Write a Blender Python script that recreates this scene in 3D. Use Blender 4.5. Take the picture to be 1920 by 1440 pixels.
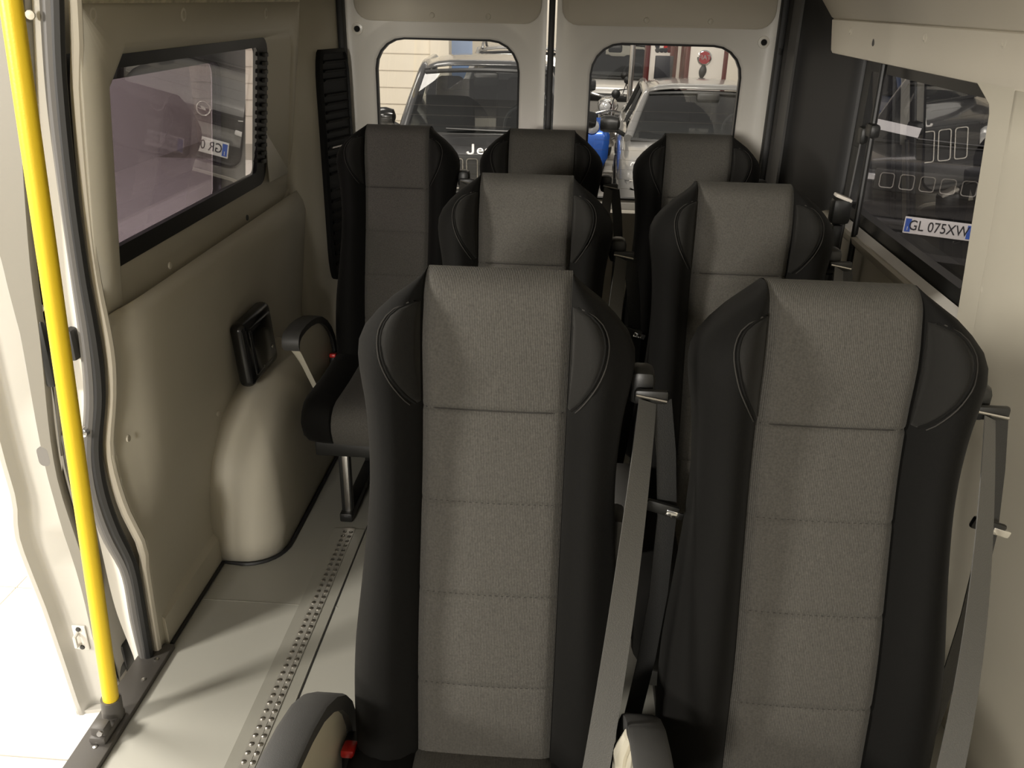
import bpy, bmesh, math, random
from mathutils import Vector, Matrix
for o in list(bpy.data.objects): bpy.data.objects.remove(o, do_unlink=True)
SC = bpy.context.scene
COL = SC.collection
rnd = random.Random(7)

# ------------------------------------------------------------------ camera
F_PX = 1600.0
RC = ((0.99731058, -0.04724512, 0.05603127),
      (0.07049807, 0.40934366, -0.90965257),
      (0.02004060, 0.91115623, 0.41157345))
CAM = Vector((0, 0, 1.56))
cd = bpy.data.cameras.new('camera'); cd.sensor_width = 36; cd.lens = F_PX / 1920 * 36
cd.clip_start = 0.02; cd.clip_end = 200
co = bpy.data.objects.new('camera', cd); COL.objects.link(co)
m4 = Matrix(RC).to_4x4(); m4.translation = CAM; co.matrix_world = m4
SC.camera = co
def ray(x, y): return Matrix(RC) @ Vector((x - 960, 720 - y, -F_PX))
def on(ax, x, y, v):
    d = ray(x, y); i = 'xyz'.index(ax); return CAM + d * ((v - CAM[i]) / d[i])

# ------------------------------------------------------------------ light
w = bpy.data.worlds.new('showroom_air'); SC.world = w; w.use_nodes = True
w.node_tree.nodes['Background'].inputs[0].default_value = (1.0, 0.955, 0.89, 1)
w.node_tree.nodes['Background'].inputs[1].default_value = 0.36
def area(name, loc, target, size, power, color=(1, .945, .86)):
    l = bpy.data.lights.new(name, 'AREA'); l.shape = 'RECTANGLE'; l.size, l.size_y = size
    l.energy = power; l.color = color
    o = bpy.data.objects.new(name, l); COL.objects.link(o); o.location = loc
    o.rotation_euler = (Vector(target) - Vector(loc)).to_track_quat('-Z', 'Y').to_euler()
    return o
area('showroom_lamp_front', (-1.2, -3.6, 1.95), (0.2, 2.8, 1.15), (0.7, 0.4), 185)
area('showroom_lamp_door', (-3.0, -0.15, 1.9), (0.3, 1.5, 1.0), (0.45, 0.45), 120)
area('showroom_lamp_side', (-3.3, 2.4, 3.5), (-2.6, 2.6, -0.6), (1.5, 1.5), 230)
area('added_lamp_left', (-3.2, 9.0, 4.4), (-4.6, 11.5, -0.6), (2.0, 2.0), 140)  # added lamp without a visible source, brightens the far left wall
area('showroom_lamp_rear', (0.5, 4.3, 5.6), (0.6, 8.2, -0.4), (2.4, 0.5), 420)
area('showroom_lamp_back', (0.3, 14.7, 4.6), (0.3, 16.4, 0.3), (5.0, 0.6), 130)
SC.view_settings.view_transform = 'Standard'; SC.view_settings.look = 'None'
SC.view_settings.exposure = 0.0; SC.view_settings.gamma = 1; SC.view_settings.use_curve_mapping = False

# ------------------------------------------------------------------ materials
MATS = {}
def mat(name, col, rough=.5, metal=0, bump=0, bscale=200, var=0, vscale=6, sheen=0, coat=0, spec=.5, emit=0, rib=0):
    if name in MATS: return MATS[name]
    m = bpy.data.materials.new(name); m.use_nodes = True; nt = m.node_tree; b = nt.nodes['Principled BSDF']
    c = (*col, 1)
    b.inputs['Base Color'].default_value = c; b.inputs['Roughness'].default_value = rough
    b.inputs['Metallic'].default_value = metal; b.inputs['Specular IOR Level'].default_value = spec
    if sheen:
        b.inputs['Sheen Weight'].default_value = sheen; b.inputs['Sheen Roughness'].default_value = .45
        b.inputs['Sheen Tint'].default_value = (.9, .88, .82, 1)
    if coat: b.inputs['Coat Weight'].default_value = coat; b.inputs['Coat Roughness'].default_value = .04
    if emit: b.inputs['Emission Color'].default_value = c; b.inputs['Emission Strength'].default_value = emit
    tc = nt.nodes.new('ShaderNodeTexCoord')
    if var:
        n = nt.nodes.new('ShaderNodeTexNoise'); n.inputs['Scale'].default_value = vscale; n.inputs['Detail'].default_value = 4
        nt.links.new(tc.outputs['Object'], n.inputs['Vector'])
        mx = nt.nodes.new('ShaderNodeMix'); mx.data_type = 'RGBA'
        mx.inputs[6].default_value = tuple(max(0, k * (1 - var)) for k in col) + (1,)
        mx.inputs[7].default_value = tuple(min(1, k * (1 + var)) for k in col) + (1,)
        nt.links.new(n.outputs['Fac'], mx.inputs[0]); nt.links.new(mx.outputs[2], b.inputs['Base Color'])
    if bump:
        n2 = nt.nodes.new('ShaderNodeTexNoise'); n2.inputs['Scale'].default_value = bscale; n2.inputs['Detail'].default_value = 2
        nt.links.new(tc.outputs['Object'], n2.inputs['Vector'])
        bp = nt.nodes.new('ShaderNodeBump'); bp.inputs['Strength'].default_value = bump; bp.inputs['Distance'].default_value = .002
        h = n2.outputs['Fac']
        if rib:
            wv = nt.nodes.new('ShaderNodeTexWave'); wv.inputs['Scale'].default_value = rib; wv.inputs['Distortion'].default_value = .4
            wv.inputs['Detail'].default_value = 1; wv.bands_direction = 'X'
            nt.links.new(tc.outputs['Object'], wv.inputs['Vector'])
            ad = nt.nodes.new('ShaderNodeMath'); ad.operation = 'ADD'
            nt.links.new(wv.outputs['Fac'], ad.inputs[0]); nt.links.new(n2.outputs['Fac'], ad.inputs[1]); h = ad.outputs[0]
        nt.links.new(h, bp.inputs['Height']); nt.links.new(bp.outputs['Normal'], b.inputs['Normal'])
    MATS[name] = m; return m
def glass(name, tint, gloss=1.0, rough=0.0):
    m = bpy.data.materials.new(name); m.use_nodes = True; nt = m.node_tree; nt.nodes.clear()
    out = nt.nodes.new('ShaderNodeOutputMaterial'); mix = nt.nodes.new('ShaderNodeMixShader')
    tr = nt.nodes.new('ShaderNodeBsdfTransparent'); tr.inputs[0].default_value = (*tint, 1)
    gl = nt.nodes.new('ShaderNodeBsdfGlossy'); gl.inputs['Roughness'].default_value = rough
    ge = nt.nodes.new('ShaderNodeNewGeometry'); dt = nt.nodes.new('ShaderNodeVectorMath'); dt.operation = 'DOT_PRODUCT'
    nt.links.new(ge.outputs['Incoming'], dt.inputs[0]); nt.links.new(ge.outputs['Normal'], dt.inputs[1])
    def mth(op, a, b):
        n = nt.nodes.new('ShaderNodeMath'); n.operation = op
        for i, q in enumerate((a, b)):
            if q is None: continue
            if isinstance(q, float): n.inputs[i].default_value = q
            else: nt.links.new(q, n.inputs[i])
        return n.outputs[0]
    one = mth('SUBTRACT', 1.0, mth('ABSOLUTE', dt.outputs['Value'], None))     # Schlick reflectance of a pane
    sch = mth('ADD', mth('MULTIPLY', mth('POWER', one, 5.0), .92), .08)
    mu = nt.nodes.new('ShaderNodeMath'); mu.operation = 'MULTIPLY'; mu.inputs[1].default_value = gloss; mu.use_clamp = True
    nt.links.new(sch, mu.inputs[0]); nt.links.new(mu.outputs[0], mix.inputs[0])
    nt.links.new(tr.outputs[0], mix.inputs[1]); nt.links.new(gl.outputs[0], mix.inputs[2]); nt.links.new(mix.outputs[0], out.inputs[0])
    return m
BEIGE = mat('beige_trim_plastic', (.50, .465, .38), .55, bump=.08, bscale=900, var=.03)
BEIGE2 = mat('beige_painted_trim', (.58, .535, .445), .5, bump=.05, bscale=600, var=.03)
VINYL = mat('grey_vinyl_floor', (.37, .36, .315), .42, bump=.06, bscale=700, var=.05, vscale=3)
VINYLD = mat('grey_vinyl_rail_band', (.29, .28, .24), .35, bump=.06, bscale=700)
WHITE = mat('white_body_paint', (.80, .765, .69), .28, coat=.4, var=.02)
WHITED = mat('white_door_paint', (.76, .73, .67), .3, coat=.4, var=.02)
BLACKP = mat('black_plastic', (.012, .012, .011), .42, bump=.05, bscale=800)
DARKG = mat('dark_grey_plastic', (.045, .044, .043), .5, bump=.05, bscale=800)
RUBBER = mat('black_rubber', (.015, .015, .015), .55)
RUBBERG = mat('grey_rubber', (.20, .19, .175), .55)
STEEL = mat('bare_steel', (.55, .53, .5), .28, 1)
CHROME = mat('chrome', (.8, .79, .77), .1, 1)
ALU = mat('aluminium_rail', (.34, .325, .285), .35, .3, bump=.1, bscale=300)
YELLOW = mat('yellow_pole_coating', (.86, .60, .022), .42, bump=.12, bscale=250, var=.05)
GREYPAINT = mat('dark_grey_painted_metal', (.085, .078, .07), .5, bump=.1, bscale=500)
FABRIC = mat('grey_ribbed_fabric', (.070, .066, .058), .9, bump=.35, bscale=650, var=.5, vscale=330, sheen=.05, rib=130, spec=.2)
BOLST = mat('black_bolster_fabric', (.0050, .0048, .0043), .8, bump=.25, bscale=1100, sheen=.025, spec=.10)
INSERT = mat('charcoal_wing_fabric', (.0115, .011, .0098), .8, bump=.25, bscale=1100, sheen=.04, spec=.12)
THREAD = mat('dark_thread', (.035, .033, .03), .9, spec=.1)
WEB = mat('grey_belt_webbing', (.065, .063, .057), .6, bump=.3, bscale=500, sheen=.1)
WEBD = mat('black_belt_webbing', (.018, .018, .017), .6, bump=.3, bscale=500)
ARMD = mat('charcoal_arm_pad', (.05, .049, .047), .55, bump=.1, bscale=700)
ARMB = mat('cream_arm_plastic', (.60, .56, .45), .45, bump=.05, bscale=700)
RED = mat('red_plastic', (.55, .02, .015), .35)
PLUG = mat('beige_plug', (.55, .51, .42), .4)
HOLE = mat('dark_hole', (.004, .004, .004), .8)
PURPLEG = glass('tinted_sliding_door_glass', (.27, .24, .28), 1.0)
SIDEG = glass('side_window_glass', (.80, .76, .80), 2.2)
REARG = glass('rear_door_glass', (.93, .92, .90), .8)
RSIDEG = glass('right_window_glass', (.60, .58, .61), 2.0)

# ------------------------------------------------------------------ mesh helpers
class MB:
    def __init__(s): s.v = []; s.f = []
    def add(s, vs, fs):
        n = len(s.v); s.v += [tuple(p) for p in vs]; s.f += [tuple(i + n for i in f) for f in fs]; return s
    def box(s, c, d, rot=None):
        c = Vector(c); vs = []
        for z in (-.5, .5):
            for x, y in ((-.5, -.5), (.5, -.5), (.5, .5), (-.5, .5)):
                p = Vector((x * d[0], y * d[1], z * d[2]))
                if rot: p = rot @ p
                vs.append(c + p)
        return s.add(vs, [(3, 2, 1, 0), (4, 5, 6, 7), (0, 1, 5, 4), (1, 2, 6, 5), (2, 3, 7, 6), (3, 0, 4, 7)])
    def bbox(s, c, d, b=.004, rot=None, seg=2):
        bm = bmesh.new(); bmesh.ops.create_cube(bm, size=1)
        for v in bm.verts: v.co = Vector((v.co.x * d[0], v.co.y * d[1], v.co.z * d[2]))
        b = min(b, min(d) * .45)
        bmesh.ops.bevel(bm, geom=bm.edges[:], offset=b, segments=seg, affect='EDGES', profile=.5)
        bm.verts.index_update()
        c = Vector(c)
        s.add([c + ((rot @ v.co) if rot else v.co) for v in bm.verts], [[v.index for v in f.verts] for f in bm.faces]); bm.free(); return s
    def loft(s, loops, closed=True, cap0=False, cap1=False, wrap=False):
        n = len(loops[0]); vs = [p for l in loops for p in l]; fs = []
        m = len(loops)
        for j in range(m if wrap else m - 1):
            a = j * n; b = ((j + 1) % m) * n
            for i in range(n if closed else n - 1):
                k = (i + 1) % n; fs.append((a + i, a + k, b + k, b + i))
        if cap0: fs.append(tuple(range(n))[::-1])
        if cap1: fs.append(tuple((m - 1) * n + i for i in range(n)))
        return s.add(vs, fs)
    def tube(s, path, r, n=10, cap=True, wrap=False):
        path = [Vector(p) for p in path]; loops = []; m = len(path)
        rr = r if isinstance(r, (list, tuple)) else [r] * m
        up = None
        for i, p in enumerate(path):
            if wrap: t = path[(i + 1) % m] - path[i - 1]
            else: t = path[min(i + 1, m - 1)] - path[max(i - 1, 0)]
            t.normalize()
            if up is None: up = Vector((0, 0, 1)) if abs(t.z) < .9 else Vector((1, 0, 0))
            a = t.cross(up).normalized(); up = a.cross(t).normalized()
            loops.append([p + (a * math.cos(q) + up * math.sin(q)) * rr[i] for q in [2 * math.pi * k / n for k in range(n)]])
        return s.loft(loops, True, cap and not wrap, cap and not wrap, wrap)
    def ribbon(s, path, wdir, wid, th):
        """flat strap along path; wdir the width direction"""
        path = [Vector(p) for p in path]; loops = []; m = len(path)
        for i, p in enumerate(path):
            t = (path[min(i + 1, m - 1)] - path[max(i - 1, 0)]).normalized()
            wd = Vector(wdir[i] if isinstance(wdir, list) else wdir); wd = (wd - t * wd.dot(t)).normalized(); nn = t.cross(wd)
            W = wid[i] if isinstance(wid, (list, tuple)) else wid
            loops.append([p + wd * W / 2 + nn * th / 2, p - wd * W / 2 + nn * th / 2, p - wd * W / 2 - nn * th / 2, p + wd * W / 2 - nn * th / 2])
        return s.loft(loops, True, True, True)
    def lathe(s, prof, c=(0, 0, 0), ax=(0, 0, 1), n=20):
        ax = Vector(ax).normalized(); c = Vector(c)
        a = ax.orthogonal().normalized(); b = ax.cross(a)
        loops = [[c + ax * h + (a * math.cos(q) + b * math.sin(q)) * r for q in [2 * math.pi * k / n for k in range(n)]] for r, h in prof]
        return s.loft(loops, True, True, True)
    def prism(s, pts, off):
        off = Vector(off); a = [Vector(p) for p in pts]; return s.loft([a, [p + off for p in a]], True, True, True)
    def build(s, name, m, parent=None, smooth=35, solid=0):
        me = bpy.data.meshes.new(name); me.from_pydata(s.v, [], s.f); me.update()
        bm = bmesh.new(); bm.from_mesh(me); bmesh.ops.remove_doubles(bm, verts=bm.verts, dist=1e-5)
        bmesh.ops.recalc_face_normals(bm, faces=bm.faces); bm.to_mesh(me); bm.free()
        if smooth:
            me.shade_smooth(); me.set_sharp_from_angle(angle=math.radians(smooth))
        me.materials.append(m)
        o = bpy.data.objects.new(name, me); COL.objects.link(o)
        if parent: o.parent = parent
        if solid:
            sm = o.modifiers.new('thickness', 'SOLIDIFY'); sm.thickness = solid; sm.offset = 0
        return o
def thing(name, label, cat, loc=(0, 0, 0), rz=0, group=None):
    o = bpy.data.objects.new(name, None); COL.objects.link(o); o.location = loc; o.rotation_euler = (0, 0, rz)
    o.empty_display_size = .1
    o['label'] = label; o['category'] = cat
    if group: o['group'] = group
    return o
def tag(o, label, cat, group=None):
    o['label'] = label; o['category'] = cat
    if group: o['group'] = group
    return o
def struct(o): o['kind'] = 'structure'; return o
def copy_tree(o, parent=None):
    c = o.copy(); COL.objects.link(c); c.parent = parent
    for ch in list(o.children): copy_tree(ch, c)
    return c
def lerp(a, b, t): return a + (b - a) * t
def interp(tab, x):
    if x <= tab[0][0]: return tab[0][1]
    for (a, p), (b, q) in zip(tab, tab[1:]):
        if x <= b: return p + (q - p) * (x - a) / (b - a)
    return tab[-1][1]
def smooth_interp(tab, x):
    for i, ((a, p), (b, q)) in enumerate(zip(tab, tab[1:])):
        if x <= b or i == len(tab) - 2:
            x = max(min(x, tab[-1][0]), tab[0][0]); t = (x - a) / (b - a)
            m0 = (q - tab[i - 1][1]) / (b - tab[i - 1][0]) * (b - a) if i else (q - p)
            m1 = (tab[i + 2][1] - p) / (tab[i + 2][0] - a) * (b - a) if i + 2 < len(tab) else (q - p)
            return (2*t**3-3*t*t+1)*p + (t**3-2*t*t+t)*m0 + (-2*t**3+3*t*t)*q + (t**3-t*t)*m1
def rrect(u0, u1, v0, v1, r, k=6, chamfer=()):
    """rounded rectangle loop in (u,v): corners order (u1,v1),(u0,v1),(u0,v0),(u1,v0)"""
    rs = r if isinstance(r, (list, tuple)) else [r] * 4
    out = []
    for i, (cu, cv, a0) in enumerate(((u1, v1, 0), (u0, v1, 90), (u0, v0, 180), (u1, v0, 270))):
        rr = max(rs[i], .0005); su = -1 if cu == u1 else 1; sv = -1 if cv == v1 else 1
        pts = [(cu + su * rr + rr * math.cos(math.radians(a0 + 90 * j / (k - 1))), cv + sv * rr + rr * math.sin(math.radians(a0 + 90 * j / (k - 1)))) for j in range(k)]
        if i in chamfer:
            p, q = pts[0], pts[-1]; pts = [(lerp(p[0], q[0], j / (k - 1)), lerp(p[1], q[1], j / (k - 1))) for j in range(k)]
        out += pts
    return out
def subdiv_loop(pts, n):
    out = []
    for i, p in enumerate(pts):
        q = pts[(i + 1) % len(pts)]
        for j in range(n): out.append(tuple(lerp(a, b, j / n) for a, b in zip(p, q)))
    return out
def text_mesh(name, body, size, m, parent, M, extrude=.002, sx=1, align='CENTER'):
    c = bpy.data.curves.new(name, 'FONT'); c.body = body; c.size = size; c.extrude = extrude; c.align_x = align; c.align_y = 'CENTER'
    c.resolution_u = 3
    t = bpy.data.objects.new(name, c); COL.objects.link(t)
    dg = bpy.context.evaluated_depsgraph_get(); me = bpy.data.meshes.new_from_object(t.evaluated_get(dg))
    bpy.data.objects.remove(t, do_unlink=True)
    me.transform(Matrix.Diagonal((sx, 1, 1, 1))); me.transform(M); me.materials.clear(); me.materials.append(m)
    o = bpy.data.objects.new(name, me); COL.objects.link(o); o.parent = parent; return o

# ================================================================== VAN SHELL
fl = MB()
fl.bbox((-.025, .80, -.03), (1.98, 5.06, .06), .004)
floor = struct(fl.build('floor', VINYL)); floor['label'] = 'grey vinyl covered floor of the minibus'
# dark joint lines in the vinyl
jn = MB(); jn.box((-.598, 1.5, .0006), (.003, 3.2, .0012)); jn.build('vinyl_joint', RUBBER, floor)
jn = MB(); jn.box((-.79, 1.88, .0005), (.40, .003, .001)); jn.build('vinyl_seam', VINYLD, floor)
# edge trim around floor and arch
RX = -.65
def seat_rail(x, y0, y1, label):
    t = thing('seat_rail', label, 'floor rail', (x, 0, 0), 0, 'seat rails in the floor')
    b = MB(); b.box((0, (y0 + y1) / 2, .0012), (.098, y1 - y0, .0024)); b.build('rail_band', VINYLD, t)
    b = MB(); b.box((0, (y0 + y1) / 2, .0026), (.038, y1 - y0, .0036)); b.build('rail_base', ALU, t)
    b = MB(); b.box((0, (y0 + y1) / 2, .0047), (.010, y1 - y0, .001)); b.build('rail_slot', ALU, t)
    tb = MB(); n = int((y1 - y0) / .025)
    for i in range(n):
        y = y0 + .0125 + i * .025
        for sx in (-1, 1):
            tb.lathe([(.0062, 0), (.0062, .002), (.0045, .0032), (.0005, .0034)], (sx * .010, y, .004), n=8)
    tb.build('rail_teeth', STEEL, t)['kind'] = 'stuff'
    return t
seat_rail(RX, .75, 2.26, 'silver toothed seat rail beside the wheel arch, left of the aisle seats')
seat_rail(.60, .75, 3.1, 'silver toothed seat rail under the window-side seats by the beige wall')
# floor edge rubber line
e = MB(); zz = .004
path = [(-.981, 1.69, zz), (-.981, 2.046, zz)] + [(-.924 + .115 * math.cos(math.radians(-90 + 10 * j)), 2.158 + .115 * math.sin(math.radians(-90 + 10 * j)), zz) for j in range(10)] + [(-.809, 2.4, zz), (-.809, 2.95, zz)]
e.tube(path, .006, 6); e.build('floor_edge_rubber', RUBBER, floor)

# dark step edge with screws
s = MB(); s.bbox((-1.005, 1.0, .006), (.075, 1.36, .016), .003)
s.bbox((-1.035, 1.0, -.03), (.012, 1.36, .07), .003)
trim1 = struct(s.build('trim_1', GREYPAINT)); trim1['label'] = 'dark grey metal edge strip along the door step'
for y in (1.22, 1.34, 1.55, 1.62):
    q = MB(); q.lathe([(.006, 0), (.0055, .002), (.001, .003)], (-1.0 + (.012 if y > 1.5 else 0), y, .0138), n=8); q.build('screw', STEEL, trim1)

# ---------------------------------------------------------------- left wall
def Xu(z): return -.978 + .114 * (z - 1.03)          # tumblehome of the upper side
EDGE = [(0, -.999), (.11, -.996), (.27, -.991), (.33, -.986), (.43, -1.012), (.515, -1.023), (.6, -1.023), (.737, -.992), (.84, -.978), (1.03, -.978), (1.22, -.963), (1.40, -.942), (1.45, -.930), (1.545, -.916)]
def Xflat(z): return interp([(0, -1.007), (.10, -1.004), (.14, -1.008), (.5, -.985), (.80, -.955), (.85, -.95), (.885, -.956), (.95, -.985), (1.03, -.99)], z)
up = MB()
outer = rrect(1.655, 3.03, .885, 1.538, .001, 6)
hole = rrect(1.765, 2.985, .90, 1.452, [.06, .075, .02, .06], 6, chamfer=(1,))
rev = rrect(1.74, 2.815, .985, 1.436, [.05, .075, .03, .05], 6, chamfer=(1,))
def L3(loop, off): return [(Xu(z) + off, y, z) for y, z in loop]
def grow(loop, d):
    cy = sum(p[0] for p in loop) / len(loop); cz = sum(p[1] for p in loop) / len(loop)
    return [(y + d * (1 if y > cy else -1), z + d * (1 if z > cz else -1)) for y, z in loop]
up.loft([L3(outer, 0), L3(grow(hole, .012), 0), L3(grow(hole, .003), -.004), L3(hole, -.010), L3(rev, -.036), L3(rev, -.06)])
wl = struct(up.build('wall_left', BEIGE, None, 40, .006)); wl['label'] = 'beige moulded side wall panel around the left window'
lo = MB(); zs = [0, .03, .10, .115, .15, .2, .27, .33, .38, .43, .47, .515, .56, .6, .67, .737, .79, .83, .85, .865, .885, .92]
ys = [1.655, 1.675, 1.70, 1.74, 1.80, 1.9, 2.0, 2.2, 2.5, 2.8, 3.03]
def Xlow(y, z):
    t = max(0, min(1, (y - 1.675) / .12)); t = t * t * (3 - 2 * t)
    x = lerp(interp(EDGE, z), Xflat(z), t)
    x += -.006 * math.exp(-((y - 1.93) / .012) ** 2) * (1 if .2 < z < .7 else 0)       # press line
    return x
lo.loft([[(Xlow(y, z), y, z) for z in zs] for y in ys], closed=False)
lo.build('lower_panel', BEIGE, wl, 40, .006)
k = MB(); k.prism([(-1.005, 1.69, 0), (-.985, 1.69, 0), (-.987, 1.69, .085), (-1.004, 1.69, .105)], (0, .365, 0)); k.build('kick_step', BEIGE, wl)
# rounded front lip
lp = MB(); lp.tube([(smooth_interp(EDGE, z) - .006, 1.66, z) for z in [i * .0386 for i in range(41)]], .012, 8); lp.build('panel_lip', BEIGE2, wl)
for px, py in ((172, 27), (342, 27), (497, 25)):
    p = on('x', px, py, Xu(1.515)); q = MB(); q.lathe([(.016, 0), (.015, .003), (.009, .004), (.008, .001), (.001, .001)], p, (1, 0, -.1), 14); q.build('trim_clip', PLUG, wl)
for px, py, X in ((200, 465, -.985), (318, 498, -.975), (463, 408, -.972), (240, 822, -1.0), (283, 1100, -1.0), (408, 775, -.985)):
    p = on('x', px, py, X); q = MB(); q.lathe([(.009, 0), (.008, .003), (.001, .004)], p, (1, 0, 0), 10); q.build('trim_screw', PLUG if px != 463 else DARKG, wl)

# rear corner pillar (left) with black louvre panel
cp0 = Vector((-.945, 3.02, 0)); cp1 = Vector((-.858, 3.285, 0))
c = MB(); zs2 = [0, .4, .8, 1.2, 1.66]
c.loft([[(-1.0, 2.975, z) for z in zs2]] + [[(lerp(cp0.x, cp1.x, s) + .02 * math.sin(math.pi * s), lerp(cp0.y, cp1.y, s), z) for z in zs2] for s in (0, .2, .4, .6, .8, 1)], closed=False)
cpil = struct(c.build('wall_left_rear_corner', BEIGE, None, 40, .006))
d = (cp1 - cp0).normalized(); nrm = Vector((d.y, -d.x, 0))
vt = thing('louvre_panel', 'tall black louvred vent panel on the rear corner beside the left window', 'vent panel')
def cpt(s, z, off): p = cp0.lerp(cp1, s); return (p.x + nrm.x * off, p.y + nrm.y * off, z)
b = MB(); lpz = [ (lerp(.30, .985, u), z) for u, z in rrect(0, 1, .56, 1.385, [.05, .05, .05, .05], 5)]
lpz = [(.30 + (.685) * u, z) for u, z in [((a - 0) , zz) for a, zz in rrect(0, 1, .56, 1.385, [.12, .12, .12, .12], 5)]]
b.loft([[cpt(s, z, .02) for s, z in lpz], [cpt(s, z, .038) for s, z in lpz], [cpt(.64 + (s - .64) * .9, .97 + (z - .97) * .975, .044) for s, z in lpz], [cpt(.64 + (s - .64) * .86, .97 + (z - .97) * .965, .036) for s, z in lpz]], True, True, True)
LOUV = mat('matt_black_louvre', (.004, .004, .0038), .55, spec=.25); b.build('vent_frame', LOUV, vt, 40)
for i, z in enumerate([1.345, 1.315, 1.285, 1.235, 1.205, 1.175, 1.145, 1.11, 1.08, 1.05, 1.02, .99, .96, .90, .86, .82, .78, .74, .70, .66, .62]):
    q = MB(); q.loft([[cpt(s, z - .008, .034), cpt(s, z + .002, .047), cpt(s, z + .006, .034)] for s in (.40, .88)], True, True, True); q.build('slat', BLACKP if i in (9, 11, 13) else LOUV, vt)
q = MB(); q.loft([[cpt(s, z, .05) for s, z in ((.42, 1.057), (.86, 1.057), (.86, 1.052), (.42, 1.052))], [cpt(s, z, .04) for s, z in ((.42, 1.057), (.86, 1.057), (.86, 1.052), (.42, 1.052))]], True, True, True); q.build('latch', STEEL, vt)

# wheel arch cover
a = MB(); loops = []
def arch_top(y): return .50 - 1.25 * max(0, 2.46 - y) ** 2 - .95 * max(0, y - 2.46) ** 2
N = 15
def plan(inset, z):
    x1 = -.818 - .02 * (z / .5) - inset; y0 = 2.052 + .01 * (z / .5) + inset * 1.0; y1 = 3.0 - inset * .5; r = .11
    pts = [(-1.03, y0)]
    for j in range(9):
        q = math.radians(-90 + 90 * j / 8); pts.append((x1 - r + r * math.cos(q), y0 + r + r * math.sin(q)))
    for j in range(1, 8): pts.append((x1, lerp(y0 + r, y1, j / 7)))
    return pts
for z, ins in ((0, 0), (.08, 0), (.16, 0), (.24, .002), (.31, .005), (.37, .011), (.41, .02), (.44, .032), (.462, .05), (.477, .075), (.486, .11)):
    loops.append([(x, y, min(z, z * arch_top(y) / .50 + .02)) for x, y in plan(ins, z)])
loops.append([(-1.03, lerp(2.20, 2.8, i / (N + 1)), .486) for i in range(17)])
a.loft(loops, closed=False); a.build('wheel_arch_cover', BEIGE, wl, 60, .006)
# black box on the wall
bxr = Matrix.Rotation(math.radians(-4), 3, 'Y')
t = thing('wall_outlet_box', 'black rounded plastic box with two shiny screws on the beige wall', 'wall box', (-.935, 2.365, .585))
b = MB(); b.bbox((0, 0, 0), (.05, .235, .20), .022, bxr, 4); b.build('box_body', mat('gloss_black_plastic', (.008, .008, .008), .22), t)
b = MB(); b.bbox((.014, .0, .004), (.036, .18, .15), .012, bxr, 3); b.build('box_lid', mat('gloss_black_plastic', (.008, .008, .008), .22), t)
for y, z in ((-.035, -.058), (.055, -.03)):
    q = MB(); q.lathe([(.007, 0), (.006, .004), (.001, .006)], (.031, y, z), (1, 0, 0), 10); q.build('screw', CHROME, t)

# window_1: black frame, panes and the louvre by its rear edge
w1 = thing('window_1', 'x', 'x'); del w1['label'], w1['category']; struct(w1); w1['label'] = 'tinted left side window in a black frame'
f = MB(); inn = rrect(1.80, 2.745, 1.028, 1.408, .02, 6)
f.loft([L3(rev, -.030), L3(inn, -.036), L3(inn, -.052), L3(rev, -.052)], True, False, False, True); f.build('window_frame', BLACKP, w1, 30)
f = MB(); f.add([(Xu(z) - .046 + .02 * (y - 2.3), y, z) for y, z in ((1.79, 1.02), (2.755, 1.02), (2.755, 1.415), (1.79, 1.415))], [(0, 1, 2, 3)]); f.build('window_pane', SIDEG, w1)
for i in range(14):
    z = 1.06 + i * .025; q = MB(); q.bbox((Xu(z) - .026, 2.782, z), (.012, .03, .013), .003); q.build('frame_louvre', DARKG, w1)

# door seals and the body flange at the sliding door opening
YS = 1.645
FLG = [(1.54, -1.0), (1.49, -1.008), (1.25, -1.041), (1.12, -1.052), (.92, -1.057), (.785, -1.066), (.61, -1.094), (.54, -1.088), (.45, -1.085), (.33, -1.084), (.15, -1.080), (-.03, -1.056), (-.2, -1.05)][::-1]
SO = [(1.55, -.969), (1.38, -.992), (1.22, -1.004), (1.03, -1.015), (.863, -1.027), (.734, -1.043), (.582, -1.077), (.467, -1.083), (.363, -1.069), (.271, -1.040), (.123, -1.041), (0, -1.036)][::-1]
SI = [(1.55, -.933), (1.42, -.955), (1.22, -.976), (1.03, -.987), (.865, -.989), (.749, -1.0), (.613, -1.033), (.499, -1.038), (.396, -1.024), (.313, -1.004), (.176, -1.004), (.0, -1.010)][::-1]
zz = [i * 1.55 / 60 for i in range(61)]
so = lambda z: smooth_interp(SO, z); si = lambda z: smooth_interp(SI, z); fg = lambda z: smooth_interp(FLG, z)
s = MB(); s.loft([[(fg(z), YS + .02, z) for z in [-.2] + zz], [(fg(z), YS - .004, z) for z in [-.2] + zz], [(so(max(z, 0)) + .004, YS - .010, z) for z in [-.2] + zz], [(so(max(z, 0)) + .012, YS + .02, z) for z in [-.2] + zz]], closed=False)
s.loft([[(-1.07, YS + .018, z) for z in (-.2, -.06)], [(-.9, YS + .018, z) for z in (-.2, -.06)]], closed=False)
tr2 = struct(s.build('trim_2', WHITE, None, 40, .003)); tr2['label'] = 'white body flange at the side door opening'
sl = thing('door_seal', 'grey and black rubber seal running up the side door opening', 'door seal')
q = MB(); q.tube([(lerp(so(z), si(z), .12), YS - .012, z) for z in zz], .008, 8); q.build('outer_lip', RUBBERG, sl)
q = MB(); q.tube([(lerp(so(z), si(z), .42), YS - .016, z) for z in zz], .011, 8); q.build('middle_lip', mat('mid_grey_rubber', (.11, .105, .1), .55), sl)
q = MB(); q.tube([(lerp(so(z), si(z), .84), YS - .014, z) for z in zz], .0125, 8); q.build('bulb', RUBBER, sl)

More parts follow.
